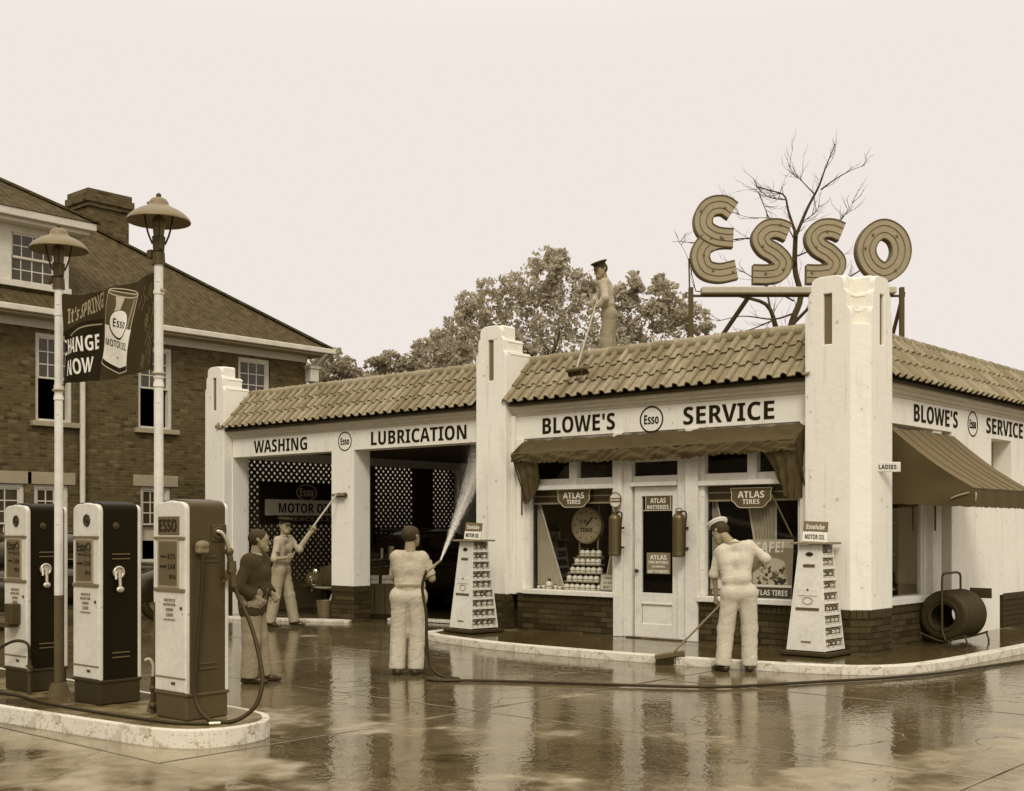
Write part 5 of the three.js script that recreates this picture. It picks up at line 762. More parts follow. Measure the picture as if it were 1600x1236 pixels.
// window display: clock, pyramid of bottles, price card, posters
{
  const ORD1 = ['first', 'second', 'third', 'fourth', 'fifth', 'sixth', 'seventh'], ROW1 = ['lowest', 'second lowest', 'middle', 'second highest', 'topmost'];
  const c = thing('clock', 'round tan advertising clock above the bottle pyramid in the left window', 'clock', [-4.64, 1.70, -0.42]);
  obj('case', [new THREE.CylinderGeometry(0.275, 0.26, 0.10, 40).rotateX(PI / 2), tor(0.262, 0.022, 0, 0, 0.05, 0, 0, 0, 8, 40)], mat(0.20, { roughness: 0.5 }), c);
  obj('dial', new THREE.CylinderGeometry(0.245, 0.245, 0.01, 40).rotateX(PI / 2).translate(0, 0, 0.052), mat(0.30), c);
  const tk = []; for (let i = 0; i < 12; i++) { const a = i * PI / 6; tk.push(bx(0.014, 0.035, 0.004, 0.21 * Math.sin(a), 0.21 * Math.cos(a), 0.059, 0, 0, -a)); } obj('hour_mark', tk, M.ink, c);
  obj('hand', bar([0, 0, 0.062], [0.12, 0.12, 0.062], 0.004, 0.02), M.ink, c); obj('hand', bar([0, 0, 0.066], [0.06, 0.055, 0.066], 0.004, 0.025), M.ink, c);
  obj('lettering', [letters('IT IS', 0.14, 0.05, 0.003).translate(-0.06, 0.06, 0.0575), letters('TIME', 0.24, 0.065, 0.003).translate(0, -0.07, 0.0575)], M.ink, c);
  obj('stand', [rod([-.17, -.2, 0], [-.17, -.5, 0], 0.012), rod([.2, .3, 0], [.17, -.5, 0], 0.012), bx(.5, .02, .12, 0, -.5, 0)], mat(0.25), c);
  const bottle = thing('oil_bottle', 'squat white labelled bottle in the stepped pyramid in the left window', 'bottle', [0, 0, 0], 0, 'bottles of the window pyramid');
  obj('body', lathe([[0, 0], [0.040, 0], [0.043, 0.006], [0.043, 0.062], [0.038, 0.072], [0.018, 0.084], [0.016, 0.092]], 14), mat(0.78, { roughness: 0.3 }), bottle); obj('cap', lathe([[0.019, 0.086], [0.02, 0.108], [0.017, 0.113], [0, 0.114]], 12), mat(0.06), bottle); obj('label', lathe([[0.0434, 0.022], [0.0438, 0.023], [0.0438, 0.036], [0.0434, 0.037]], 14), mat(0.3), bottle);
  let first = true; const rows = [[7, -4.94], [6, -4.91], [6, -4.88], [5, -4.82], [4, -4.75]], boards = [];
  rows.forEach(([n, xs], r) => { for (let i = 0; i < n; i++) { const p = [xs + i * 0.102 + rr(-.008, .008), 0.727 + r * 0.128, -0.27 - r * 0.035 + rr(-.01, .01)]; const bl = ORD1[i] + ' white bottle from the left in the ' + ROW1[r] + ' row of the window pyramid'; if (first) { bottle.position.set(...p); bottle.userData.label = bl; first = false; } else copy(bottle, bl, p, rr(0, 6)); } if (r) boards.push(box2(xs - 0.06, xs + (n - 1) * 0.102 + 0.06, 0.727 + r * 0.128 - 0.012, 0.727 + r * 0.128 - 0.001, -0.34 - r * 0.035, -0.21 - r * 0.035)); });
  const bd = thing('display_steps', 'stepped boards that carry the bottles in the left window', 'display stand'); boards.forEach(g => obj('board', g, mat(0.35), bd));
  const low = [[-5.44, 0.6], [-5.34, 0.7], [-5.23, 1.15], [-5.10, 0.7], [-5.02, 0.6]]; low.forEach(([x, s], i) => { const b = copy(bottle, ['small white jar at the far left of the left window sill', 'second small white jar from the left on the window sill', 'tall white flask among the small jars by the left curtain', 'small white jar right of the tall flask in the window', 'small white jar nearest to the bottle pyramid'][i], [x, 0.727, -0.2]); b.scale.setScalar(s); if (i === 2) b.scale.set(1.2, 1.4, 1.2); delete b.userData.group; });
  const t = canvasTex(256, 200, (x, w, h) => { x.fillStyle = css(0.6); x.fillRect(0, 0, w, h); x.strokeStyle = css(0.1); x.lineWidth = 6; x.strokeRect(8, 6, w - 16, h - 12); x.fillStyle = css(0.03); x.textAlign = 'center'; x.font = 'bold 44px sans-serif'; x.fillText('CHANGE', w / 2, 60); x.font = 'bold 40px sans-serif'; x.fillText('OIL NOW', w / 2, 120); x.font = 'bold 56px sans-serif'; x.fillText('MAY 2', w / 2, 182); });
  const pc = thing('price_card', 'small white lettered card leaning at the right of the bottle pyramid', 'card', [-4.08, 0.86, -0.17]); obj('sheet', rbx(0.29, 0.235, 0.008, 0.002, 0, 0, 0, -0.12), mat(0.6), pc); obj('print', new THREE.PlaneGeometry(0.284, 0.23).applyMatrix4(M4(0, 0.0005, 0.0046, -0.12)), wht({ map: t, roughness: 0.7 }), pc, false);
  const ps = canvasTex(320, 420, (x, w, h) => {
    x.fillStyle = css(0.45); x.fillRect(0, 0, w, h); x.fillStyle = css(0.25); x.fillRect(0, 60, w, 280); x.fillStyle = css(0.5); x.beginPath(); x.moveTo(20, 320); x.lineTo(20, 200); x.quadraticCurveTo(150, 90, 260, 160); x.lineTo(290, 320); x.fill();
    for (let i = 0; i < 60; i++) { x.fillStyle = css([0.03, 0.1, 0.5, 0.3][i % 4]); x.beginPath(); x.ellipse(rr(40, 280), rr(190, 320), rr(6, 30), rr(5, 18), rr(0, 3), 0, 7); x.fill(); }
    x.fillStyle = css(0.75); x.save(); x.translate(16, 100); x.rotate(-0.04); x.font = 'bold 108px sans-serif'; x.transform(0.82, 0, -0.12, 1, 0, 0); x.fillText('SAFE!', 10, 0); x.restore();
    x.fillStyle = css(0.7); x.fillRect(0, 325, w, 18); x.fillStyle = css(0.03); x.fillRect(0, 343, w, 77); x.fillStyle = css(0.72); x.font = 'bold 54px sans-serif'; x.textAlign = 'center'; x.save(); x.scale(0.85, 1); x.fillText('ATLAS TIRES', w / 1.7, 402); x.restore();
  });
  const po = thing('poster', 'large pictorial tire poster standing in the right window behind the sweeper', 'poster', [-1.40, 1.12, -0.17]); obj('card', rbx(0.62, 0.78, 0.01, 0.002, 0, 0, 0, -0.08), mat(0.4), po); obj('print', new THREE.PlaneGeometry(0.615, 0.775).applyMatrix4(M4(0, 0, 0.0056, -0.08)), wht({ map: ps, roughness: 0.6 }), po, false);
  const pt = canvasTex(200, 260, (x, w, h) => { x.fillStyle = css(0.4); x.fillRect(0, 0, w, h); x.fillStyle = css(0.3); x.fillRect(0, 0, w, 110); x.strokeStyle = css(0.03); x.lineWidth = 9; x.beginPath(); x.moveTo(10, 110); x.quadraticCurveTo(90, 60, 190, 80); x.stroke(); x.fillStyle = css(0.7); x.fillRect(14, 124, w - 24, 70); x.fillStyle = css(0.05); x.fillRect(0, 204, w, 56); x.fillStyle = css(0.65); x.fillRect(20, 216, w - 44, 8); x.fillRect(20, 234, w - 70, 10); });
  const pl = thing('poster', 'small pictorial card at the left edge of the right window', 'poster', [-2.17, 0.94, -0.17]); obj('card', rbx(0.33, 0.42, 0.01, 0.002, 0, 0, 0, -0.08), mat(0.4), pl); obj('print', new THREE.PlaneGeometry(0.325, 0.415).applyMatrix4(M4(0, 0, 0.0056, -0.08)), wht({ map: pt, roughness: 0.6 }), pl, false);
  // goods on the shelves behind the side window
  const gl = ['carton on the bottom shelf of the side window, tallest of three', 'pale carton on the bottom shelf, middle of the side window', 'low carton on the bottom shelf near the side curtain', 'dark parcel on the middle shelf behind the side window', 'tan parcel on the middle shelf behind the side window'];
  [[-0.55, 0.83, -0.95, .25, .3, .25, .4], [-0.55, 0.83, -1.28, .22, .2, .3, .6], [-0.52, 0.83, -1.58, .2, .14, .2, .5], [-0.55, 1.31, -1.0, .25, .2, .3, .05], [-0.55, 1.31, -1.4, .25, .16, .3, .2]].forEach(([x, y, z, w, h, d, v], i) => { const k = thing('carton', gl[i], 'carton', [x, y, z]); obj('box', rbx(w, h, d, 0.006, 0, h / 2, 0), mat(v, { map: T.wear }), k); obj('flap', rbx(w * .9, 0.006, d * .48, 0.002, 0, h + .002, d * .24), mat(v * .8), k); });
}
// tapering oil can racks
const canTex = canvasTex(256, 128, (x, w, h) => { x.fillStyle = css(0.08); x.fillRect(0, 0, w, h); for (const ox of [0, 128]) { x.fillStyle = css(0.66); x.fillRect(ox, 78, 128, 30); x.beginPath(); x.ellipse(ox + 64, 44, 44, 22, 0, 0, 7); x.fill(); x.fillStyle = css(0.04); x.font = 'bold 26px sans-serif'; x.textAlign = 'center'; x.fillText('Esso', ox + 64, 53); x.font = 'bold 18px sans-serif'; x.fillText('MOTOR OIL', ox + 64, 99); } x.fillStyle = css(0.35); x.fillRect(0, 0, w, 6); });
const canM = wht({ map: canTex, roughness: 0.4 }), lidM = mat(0.4, { metalness: 0.6, roughness: 0.4 });
const canBody = new THREE.CylinderGeometry(0.046, 0.046, 0.115, 16, 1, true).translate(0, 0.0575, 0), canLid = merge([new THREE.CylinderGeometry(0.043, 0.043, 0.004, 16).translate(0, 0.112, 0), tor(0.045, 0.003, 0, 0.115, 0, PI / 2, 0, 0, 5, 16), tor(0.045, 0.003, 0, 0.003, 0, PI / 2, 0, 0, 5, 16)]);
let canProto = null; const ORD = ['first', 'second', 'third', 'fourth', 'fifth', 'sixth', 'seventh', 'eighth', 'ninth'];
function oilCan(pos, ry, label, group) {
  if (!canProto) { canProto = thing('oil_can', label, 'oil can', pos, ry, group); obj('tin', canBody, canM, canProto, false); obj('lid', canLid, lidM, canProto); return canProto; }
  const c = copy(canProto, label, pos, ry); c.userData.group = group; return c;
}
function rack(label, x, z, which, ry = 0) {
  const r = thing('oil_rack', label, 'display rack', [x, 0.098, z], ry), cs = Math.cos(ry), sn = Math.sin(ry), b0 = 0.26, b1 = 0.15, H = 1.36, half = y => lerp(b0, b1, (y - 0.07) / (H - 0.07)), pm = wht({ color: S(0.80), map: T.wear, roughness: 0.45 });
  obj('plinth', [rbx(0.66, 0.045, 0.66, 0.01, 0, 0.035, 0)], mat(0.04, { map: T.wear }), r);
  for (const [sx, sz] of [[1, 1], [1, -1], [-1, 1], [-1, -1]]) obj('caster', sph(0.022, sx * 0.29, 0.02, sz * 0.29, 1, 0.9, 1, 10), M.iron, r);
  for (const s of [1, -1]) { const g = extr([[-b0, 0.07], [b0, 0.07], [b1, H], [-b1, H]], 0.022).applyMatrix4(M4(0, -0.0, 0)); const tilt = Math.atan2(b0 - b1, H - 0.07); g.translate(0, -0.07, -0.011).rotateX(-tilt).translate(0, 0.07, b0 - 0.012); if (s < 0) g.rotateY(PI); obj(s > 0 ? 'front_panel' : 'back_panel', g, pm, r); }
  obj('core', extr([[-b0 + .125, 0.07], [b0 - .125, 0.07], [0.035, H], [-0.035, H]], 2 * b1 - 0.04).translate(0, 0, -b1 + 0.02), pm, r);
  obj('top_board', rbx(0.46, 0.028, 0.46, 0.008, 0, H + 0.014, 0), mat(0.28, { map: T.wood }), r);
  const rows = 9;
  for (let i = 0; i < rows; i++) {
    const y = 0.085 + i * 0.1405, w = half(y), zd = w - 0.022;
    for (const s of [1, -1]) obj('shelf', [box2(s > 0 ? 0.03 : -w, s > 0 ? w : -0.03, y - 0.008, y - 0.002, -zd, zd), rbx(0.008, 0.03, zd * 2 + .02, 0.003, s * (w + 0.002), y + 0.004, 0)], pm, r);
    const n = Math.max(3, Math.min(5, Math.floor(zd * 2 / 0.096))); for (let k = 0; k < n; k++) { const zz = (k - (n - 1) / 2) * Math.min(0.104, (zd * 2 - 0.1) / Math.max(1, n - 1)); oilCan([x + (w - 0.056) * cs + zz * sn, 0.098 + y - 0.002, z - (w - 0.056) * sn + zz * cs], rr(1.1, 2.2), ORD[n - 1 - k] + ' can from the left on the ' + ORD[rows - 1 - i] + ' shelf of the ' + which + ' oil rack', 'oil cans on the ' + which + ' display rack'); }
  }
  // fittings of the front door, following its slope
  const tl = -Math.atan2(b0 - b1, H - 0.07), on = (g, y) => g.rotateX(tl).translate(0, y, half(y) + 0.0045);
  obj('vent', on(new THREE.CylinderGeometry(0.05, 0.05, 0.006, 24).rotateX(PI / 2).scale(1, 0.5, 1), 1.24), M.black, r);
  obj('slot', on(rbx(0.155, 0.036, 0.01, 0.004), 1.10), mat(0.10), r); obj('slot', on(rbx(0.31, 0.032, 0.012, 0.004), 0.575), mat(0.10), r); obj('handle', on(rbx(0.13, 0.018, 0.014, 0.004), 0.14 + 0.04), mat(0.2), r);
  obj('drawer_front', [on(rbx(0.25, 0.09, 0.008, 0.004), 0.78)], pm, r); obj('knob', on(sph(0.012, 0, 0, 0.008), 0.81), M.black, r); obj('emblem', on(tor(0.055, 0.004, 0, 0, 0.002).scale(1.2, 0.75, 1), 0.675), mat(0.3), r);
  const sg = subgroup('top_sign', r); sg.position.set(0.0, H + 0.03, 0.03); sg.rotation.set(-0.16, 0.28, 0);
  obj('board', rbx(0.30, 0.125, 0.02, 0.004, 0, 0.19, 0), mat(0.16), sg); obj('board', rbx(0.30, 0.12, 0.02, 0.004, 0, 0.06, 0), mat(0.75), sg); obj('lettering', letters('Essolube', 0.22, 0.062, 0.003).translate(0, 0.185, 0.0105), mat(0.72), sg); obj('lettering', letters('MOTOR OIL', 0.24, 0.06, 0.003).translate(0, 0.06, 0.0105), M.ink, sg); obj('strut', [rod([-.1, 0.16, -.01], [-.12, -.02, -.1], 0.008), rod([.1, 0.16, -.01], [.08, -.02, -.1], 0.008)], M.iron, sg);
  return r;
}
rack('tapering white oil can display rack on the kerb beside the middle pillar', -5.84, 0.84, 'left', -0.14); rack('tapering white oil can display rack standing before the corner pillar', -0.42, 0.49, 'right');
// tyre rack
{
  const cx = 0.22, cy = 0.475, R = 0.345, W = 0.18, names = ['black tire at the front of the tire rack, its hole facing the street', 'second black tire in the tire rack, behind the front one', 'third black tire in the tire rack by the side wall', 'hindmost black tire in the tire rack'];
  const p = []; for (let i = 0; i <= 30; i++) { const a = -PI * 0.62 + i / 30 * PI * 1.24; let r = 0.115; const sq = Math.pow(Math.abs(Math.cos(a)), 0.5) * Math.sign(Math.cos(a)); p.push([R - 0.115 + r * sq - (Math.abs(Math.sin(a)) < 0.55 && i % 3 === 0 ? 0.010 : 0), W / 2 * Math.sin(a) / Math.sin(PI * 0.5) * 0.98]); }
  const tp = lathe(p, 48).rotateX(PI / 2), rm = [];
  const tm = mat(0.035, { map: T.wear, roughness: 0.6, side: THREE.DoubleSide });
  for (let i = 0; i < 4; i++) { const t = thing('tire', names[i], 'tire', [cx, cy, -1.98 - i * 0.185], 0); t.rotation.z = i * 0.7; obj('casing', tp.clone(), tm, t); obj('bead', [tor(0.205, 0.012, 0, 0, 0.088, 0, 0, 0, 6, 40), tor(0.205, 0.012, 0, 0, -0.088, 0, 0, 0, 6, 40)], tm, t); }
  const r = thing('tire_rack', 'low iron tire rack with a tall hoop handle and caster feet by the side wall', 'tire rack'); const yb = 0.098, rail = 0.012;
  obj('frame', [...[-1, 1].flatMap(s => [rod([cx + s * .17, yb + .085, -1.86], [cx + s * .17, yb + .085, -2.68], 0.014)]), ...[-1.88, -2.66].flatMap(z => [tube([[cx - .32, yb + .14, z], [cx - .17, yb + .085, z], [cx, yb + .04, z], [cx + .17, yb + .085, z], [cx + .32, yb + .14, z]], 0.014, 20, 6)])], M.iron, r);
  for (const s of [-1, 1]) for (const z of [-1.88, -2.66]) { obj('foot', [rod([cx + s * .30, yb + .13, z], [cx + s * .33, yb + .035, z], 0.013), cyl(0.022, 0.022, 0.016, cx + s * .33, yb + .022, z, 0, 0, PI / 2)], M.iron, r); }
  obj('hoop', tube([[cx, yb + 0.10, -1.86], [cx, yb + 0.4, -1.86], [cx, 0.95, -1.86], [cx, 1.02, -1.88], [cx, 1.045, -1.95], [cx, 1.05, -2.2], [cx, 1.045, -2.42], [cx, 1.01, -2.5], [cx, 0.9, -2.51], [cx, 0.5, -2.5]], 0.016, 70, 8), M.iron, r);
  obj('plate', rbx(0.3, 0.14, 0.02, 0.004, cx + .2, .76, -2.72), M.iron, r); obj('hanger', rod([cx - .0, yb + .2, -1.85], [cx + .05, yb + .06, -1.85], 0.014), M.iron, r);
}
// brooms and brush
{
  const b = thing('push_broom', 'push broom with dark bristles held by the sweeper at the kerb', 'broom'); const h = [-1.60, 0.13, 1.90];
  obj('handle', rod(h, [-0.80, 0.88, 1.86], 0.013, 10), mat(0.33, { map: T.wood }), b);
  obj('head', rbx(0.36, 0.055, 0.07, 0.012, 0, 0, 0).applyMatrix4(M4(-1.62, 0.125, 1.90, 0.15, LX - 0.1, 0.08)), mat(0.12), b);
  const br = []; for (let i = 0; i < 260; i++) { const u = rr(-.17, .17), v = rr(-.028, .028); br.push(rod([u, -0.02, v], [u * 1.08 + rr(-.015, .015), -0.115, v * 1.5 + rr(-.02, .02)], 0.0035, 3)); } obj('bristles', merge(br).applyMatrix4(M4(-1.62, 0.125, 1.90, 0.15, LX - 0.1, 0.08)), mat(0.06), b).userData.kind = 'stuff';
  const w = thing('wash_brush', 'long handled scrub brush pressed against the white pier', 'brush');
  obj('handle', rod([-9.66, 1.10, 1.32], [-9.83, 2.24, 0.12], 0.016, 10), mat(0.5, { map: T.wood }), w); obj('head', rbx(0.30, 0.05, 0.05, 0.012, 0, 0, 0).applyMatrix4(M4(-9.815, 2.245, 0.085, 0, 0.0, 0.03)), mat(0.2), w);
  const b2 = []; for (let i = 0; i < 240; i++) { const u = rr(-.15, .15), v = rr(-.022, .022); b2.push(rod([u, v, -0.02], [u * 1.05 + rr(-.01, .01), v * 1.6 + rr(-.015, .015), -0.082], 0.004, 3)); } obj('bristles', merge(b2).applyMatrix4(M4(-9.815, 2.245, 0.085, 0, 0, 0.03)), mat(0.10), w).userData.kind = 'stuff';
  const r = thing('push_broom', 'push broom resting on the roof tiles below the man on the roof', 'broom');
  obj('handle', rod([-4.435, 4.01, 0.13], [-4.60, 5.16, -0.60], 0.013, 10), mat(0.5, { map: T.wood }), r); obj('head', rbx(0.36, 0.05, 0.06, 0.012).applyMatrix4(M4(-4.43, 3.99, 0.14, 0.6, 0.05, 0)), mat(0.10), r);
  const b3 = []; for (let i = 0; i < 200; i++) { const u = rr(-.17, .17), v = rr(-.025, .025); b3.push(rod([u, -0.02, v], [u * 1.05, -0.10, v * 1.4 + rr(-.01, .01)], 0.004, 3)); } obj('bristles', merge(b3).applyMatrix4(M4(-4.43, 3.99, 0.14, 0.6, 0.05, 0)), mat(0.05), r).userData.kind = 'stuff';
}
// bucket with a scrub stick
{
  const b = thing('bucket', 'dented tin bucket with a stick standing by the brick pier', 'bucket', [-10.30, 0.02, -0.02]);
  obj('pail', [lathe([[0.0, 0.006], [0.115, 0.006], [0.12, 0.0], [0.155, 0.33], [0.163, 0.335], [0.163, 0.345], [0.150, 0.345], [0.117, 0.02], [0, 0.02]], 28), tor(0.138, 0.005, 0, 0.17, 0, PI / 2)], mat(0.22, { map: T.wear, metalness: 0.4, roughness: 0.5 }), b); obj('handle', tube([[-.158, .32, 0], [-.19, .2, .09], [0, .15, .2], [.19, .2, .09], [.158, .32, 0]], 0.005, 30, 5), M.iron, b);
  const s = thing('scrub_stick', 'pale stick leaning in the tin bucket', 'stick', [-10.30, 0.02, -0.02]); obj('shaft', rod([-0.03, 0.03, 0], [0.19, 0.55, -0.06], 0.018, 10), mat(0.6, { map: T.wood }), s); obj('grip', sph(0.024, 0.19, 0.55, -0.06), mat(0.6), s);
}
// garden hose, nozzle and spray
{
  const h = thing('water_hose', 'long dark hose running from the spraying man across the wet pavement', 'hose');
  obj('tube', tube([[-2.95, 1.19, 4.70], [-3.0, 1.02, 4.72], [-2.96, 0.7, 4.70], [-2.95, 0.4, 4.70], [-2.9, 0.12, 4.68], [-2.75, 0.025, 4.66], [-2.54, 0.02, 4.64], [-2.45, 0.02, 4.72], [-2.62, 0.022, 4.86], [-2.75, 0.02, 4.9], [-2.6, 0.02, 4.92], [-2.3, 0.02, 4.66], [-1.62, 0.02, 4.27], [-0.70, 0.02, 3.81], [-0.05, 0.02, 3.40], [0.25, 0.02, 2.9], [0.55, 0.02, 2.3], [0.92, 0.02, 1.6], [1.20, 0.02, 0.75], [1.36, 0.02, -0.3], [1.55, 0.02, -1.6], [1.9, 0.02, -3.4], [2.6, 0.02, -6]], 0.017, 320, 8), M.rubber, h);
  obj('nozzle', [rod([-2.955, 1.17, 4.70], [-2.83, 1.29, 4.62], 0.017, 12, 0.012), rod([-2.9, 1.22, 4.665], [-2.88, 1.24, 4.65], 0.022, 12)], mat(0.4, { metalness: 0.7, roughness: 0.35 }), h);
  // spray: a tight jet that breaks into drops and mist
  const A = V3(-2.82, 1.30, 4.615), B = V3(-6.62, 3.0, -0.28), d = B.clone().sub(A), L = d.length(); d.normalize(); const e1 = V3(0, 1, 0).cross(d).normalize(), e2 = d.clone().cross(e1);
  const g = new THREE.OctahedronGeometry(1, 0), n = 30000, im = new THREE.InstancedMesh(g, mat(0.82, { roughness: 0.5 }), n), m = new THREE.Matrix4(), q = new THREE.Quaternion(), up = V3(0, 1, 0);
  for (let i = 0; i < n; i++) { const t = Math.pow(rnd(), 0.85), s = t * L, sp = 0.008 + 0.038 * s * (0.55 + 0.45 * t), a = rnd() * 2 * PI, r = sp * Math.pow(rnd(), 0.7) * (rnd() < 0.12 ? 1.5 : 1), p = A.clone().addScaledVector(d, s).addScaledVector(e1, Math.cos(a) * r).addScaledVector(e2, Math.sin(a) * r); p.y -= 0.012 * t * t * L * rnd(); const k = rr(0.0008, 0.0017); q.setFromUnitVectors(up, d); m.compose(p, q, V3(k, k * rr(2, 8), k)); im.setMatrixAt(i, m); }
  im.name = 'water_spray'; shade(im); scene.add(im); tag(im, 'white water spray fanning from the hose up to the lubrication bay', 'water spray', null, 'stuff');
  const a = thing('air_hose', 'thin dark hose lying along the front of the pump island', 'hose'); obj('tube', tube([[-7.5, 0.158, 9.0], [-5.4, 0.158, 9.05], [-4.5, 0.158, 8.98], [-3.9, 0.158, 8.93], [-3.2, 0.158, 9.0], [-2.38, 0.158, 8.98], [-1.8, 0.158, 8.93], [-1.45, 0.158, 8.87], [-1.24, 0.158, 8.72]], 0.013, 120, 8), M.rubber, a); obj('coupling', rod([-1.25, 0.158, 8.73], [-1.2, 0.158, 8.66], 0.018), M.steel, a);
  const b = thing('air_line', 'short looped dark hose on a standpipe beside the leftmost pump', 'hose'); obj('tube', tube([[-4.75, 0.16, 9.05], [-4.5, 0.35, 9.0], [-4.25, 0.56, 8.9], [-4.05, 0.63, 8.84], [-3.94, 0.6, 8.80], [-3.93, 0.45, 8.79]], 0.014, 50, 8), M.rubber, b); obj('standpipe', [rod([-3.93, 0.145, 8.79], [-3.93, 0.46, 8.79], 0.018), rod([-3.98, 0.4, 8.79], [-3.86, 0.4, 8.8], 0.012), sph(0.03, -3.93, 0.36, 8.79)], M.iron, b);
  const w = thing('standpipe', 'short water tap standing between the middle and the tan pump', 'standpipe', [-2.13, 0.145, 8.66]); obj('pipe', [rod([0, 0, 0], [0, 0.3, 0], 0.018), sph(0.034, 0, 0.06, 0), sph(0.03, 0, 0.2, 0)], M.iron, w); obj('spout', tube([[0, 0.28, 0], [0, 0.4, 0], [-0.02, 0.44, 0.02], [-0.05, 0.43, 0.04]], 0.014, 16, 6), mat(0.5, { metalness: 0.5 }), w);
}
// inside the lubrication bay
{
  const c = thing('work_counter', 'dark boarded work counter beside the brick pier in the lubrication bay', 'counter', [-10.75, 0, -2.05], PI / 4);
  for (let i = 0; i < 5; i++) obj('board', rbx(0.19, 0.54, 0.03, 0.004, -0.4 + i * 0.2, 0.27, 0.2), mat(0.11, { map: T.wood }), c); obj('top', rbx(1.05, 0.04, 0.5, 0.006, 0, 0.56, -0.03), mat(0.12, { map: T.wood }), c);
  ['pale wooden crate on the bay counter, nearest the pier', 'pale wooden crate in the middle of the bay counter', 'pale wooden crate at the right end of the bay counter'].forEach((l, i) => { const k = thing('crate', l, 'crate', [-10.75 + (i - 1) * 0.24, 0.58, -2.02 - (i - 1) * 0.24], PI / 4); for (let j = 0; j < 2; j++) obj('slat', rbx(0.28, 0.075, 0.02, 0.003, 0, 0.045 + j * 0.085, 0.15), mat(0.62, { map: T.wood }), k); obj('box', rbx(0.27, 0.16, 0.26, 0.004, 0, 0.085, 0), mat(0.45, { map: T.wood }), k); });
  const g = thing('grease_drum', 'shiny metal grease drum on the stand behind the bay counter', 'drum', [-11.6, 0.8, -2.9]); obj('drum', [cyl(0.1, 0.1, 0.42, 0, 0.28, 0, 0, 0, 0, 24), tor(0.1, 0.01, 0, 0.15, 0, PI / 2), tor(0.1, 0.01, 0, 0.42, 0, PI / 2)], M.steel, g); obj('pipe', [cyl(0.045, 0.045, 0.4, -0.2, 0.25, 0.1)], M.steel, g); obj('stand', [box2(-.5, .4, -0.02, 0.03, -.3, .3), box2(-.45, -.4, -.8, -0.02, -.05, 0), box2(.3, .35, -.8, -0.02, -.05, 0)], M.dark, g);
  const t = thing('tool_rail', 'long pale rail on the lattice above the counter in the lubrication bay', 'rail', [-13.32, 1.63, -5.3]); obj('rail', rbx(0.05, 0.05, 2.3, 0.01, 0, 0, 0), mat(0.3), t); obj('hook', [-1, -.4, .3, .9].map(z => rod([0.02, 0, z], [0.05, -.1, z], 0.008)), M.iron, t);
}
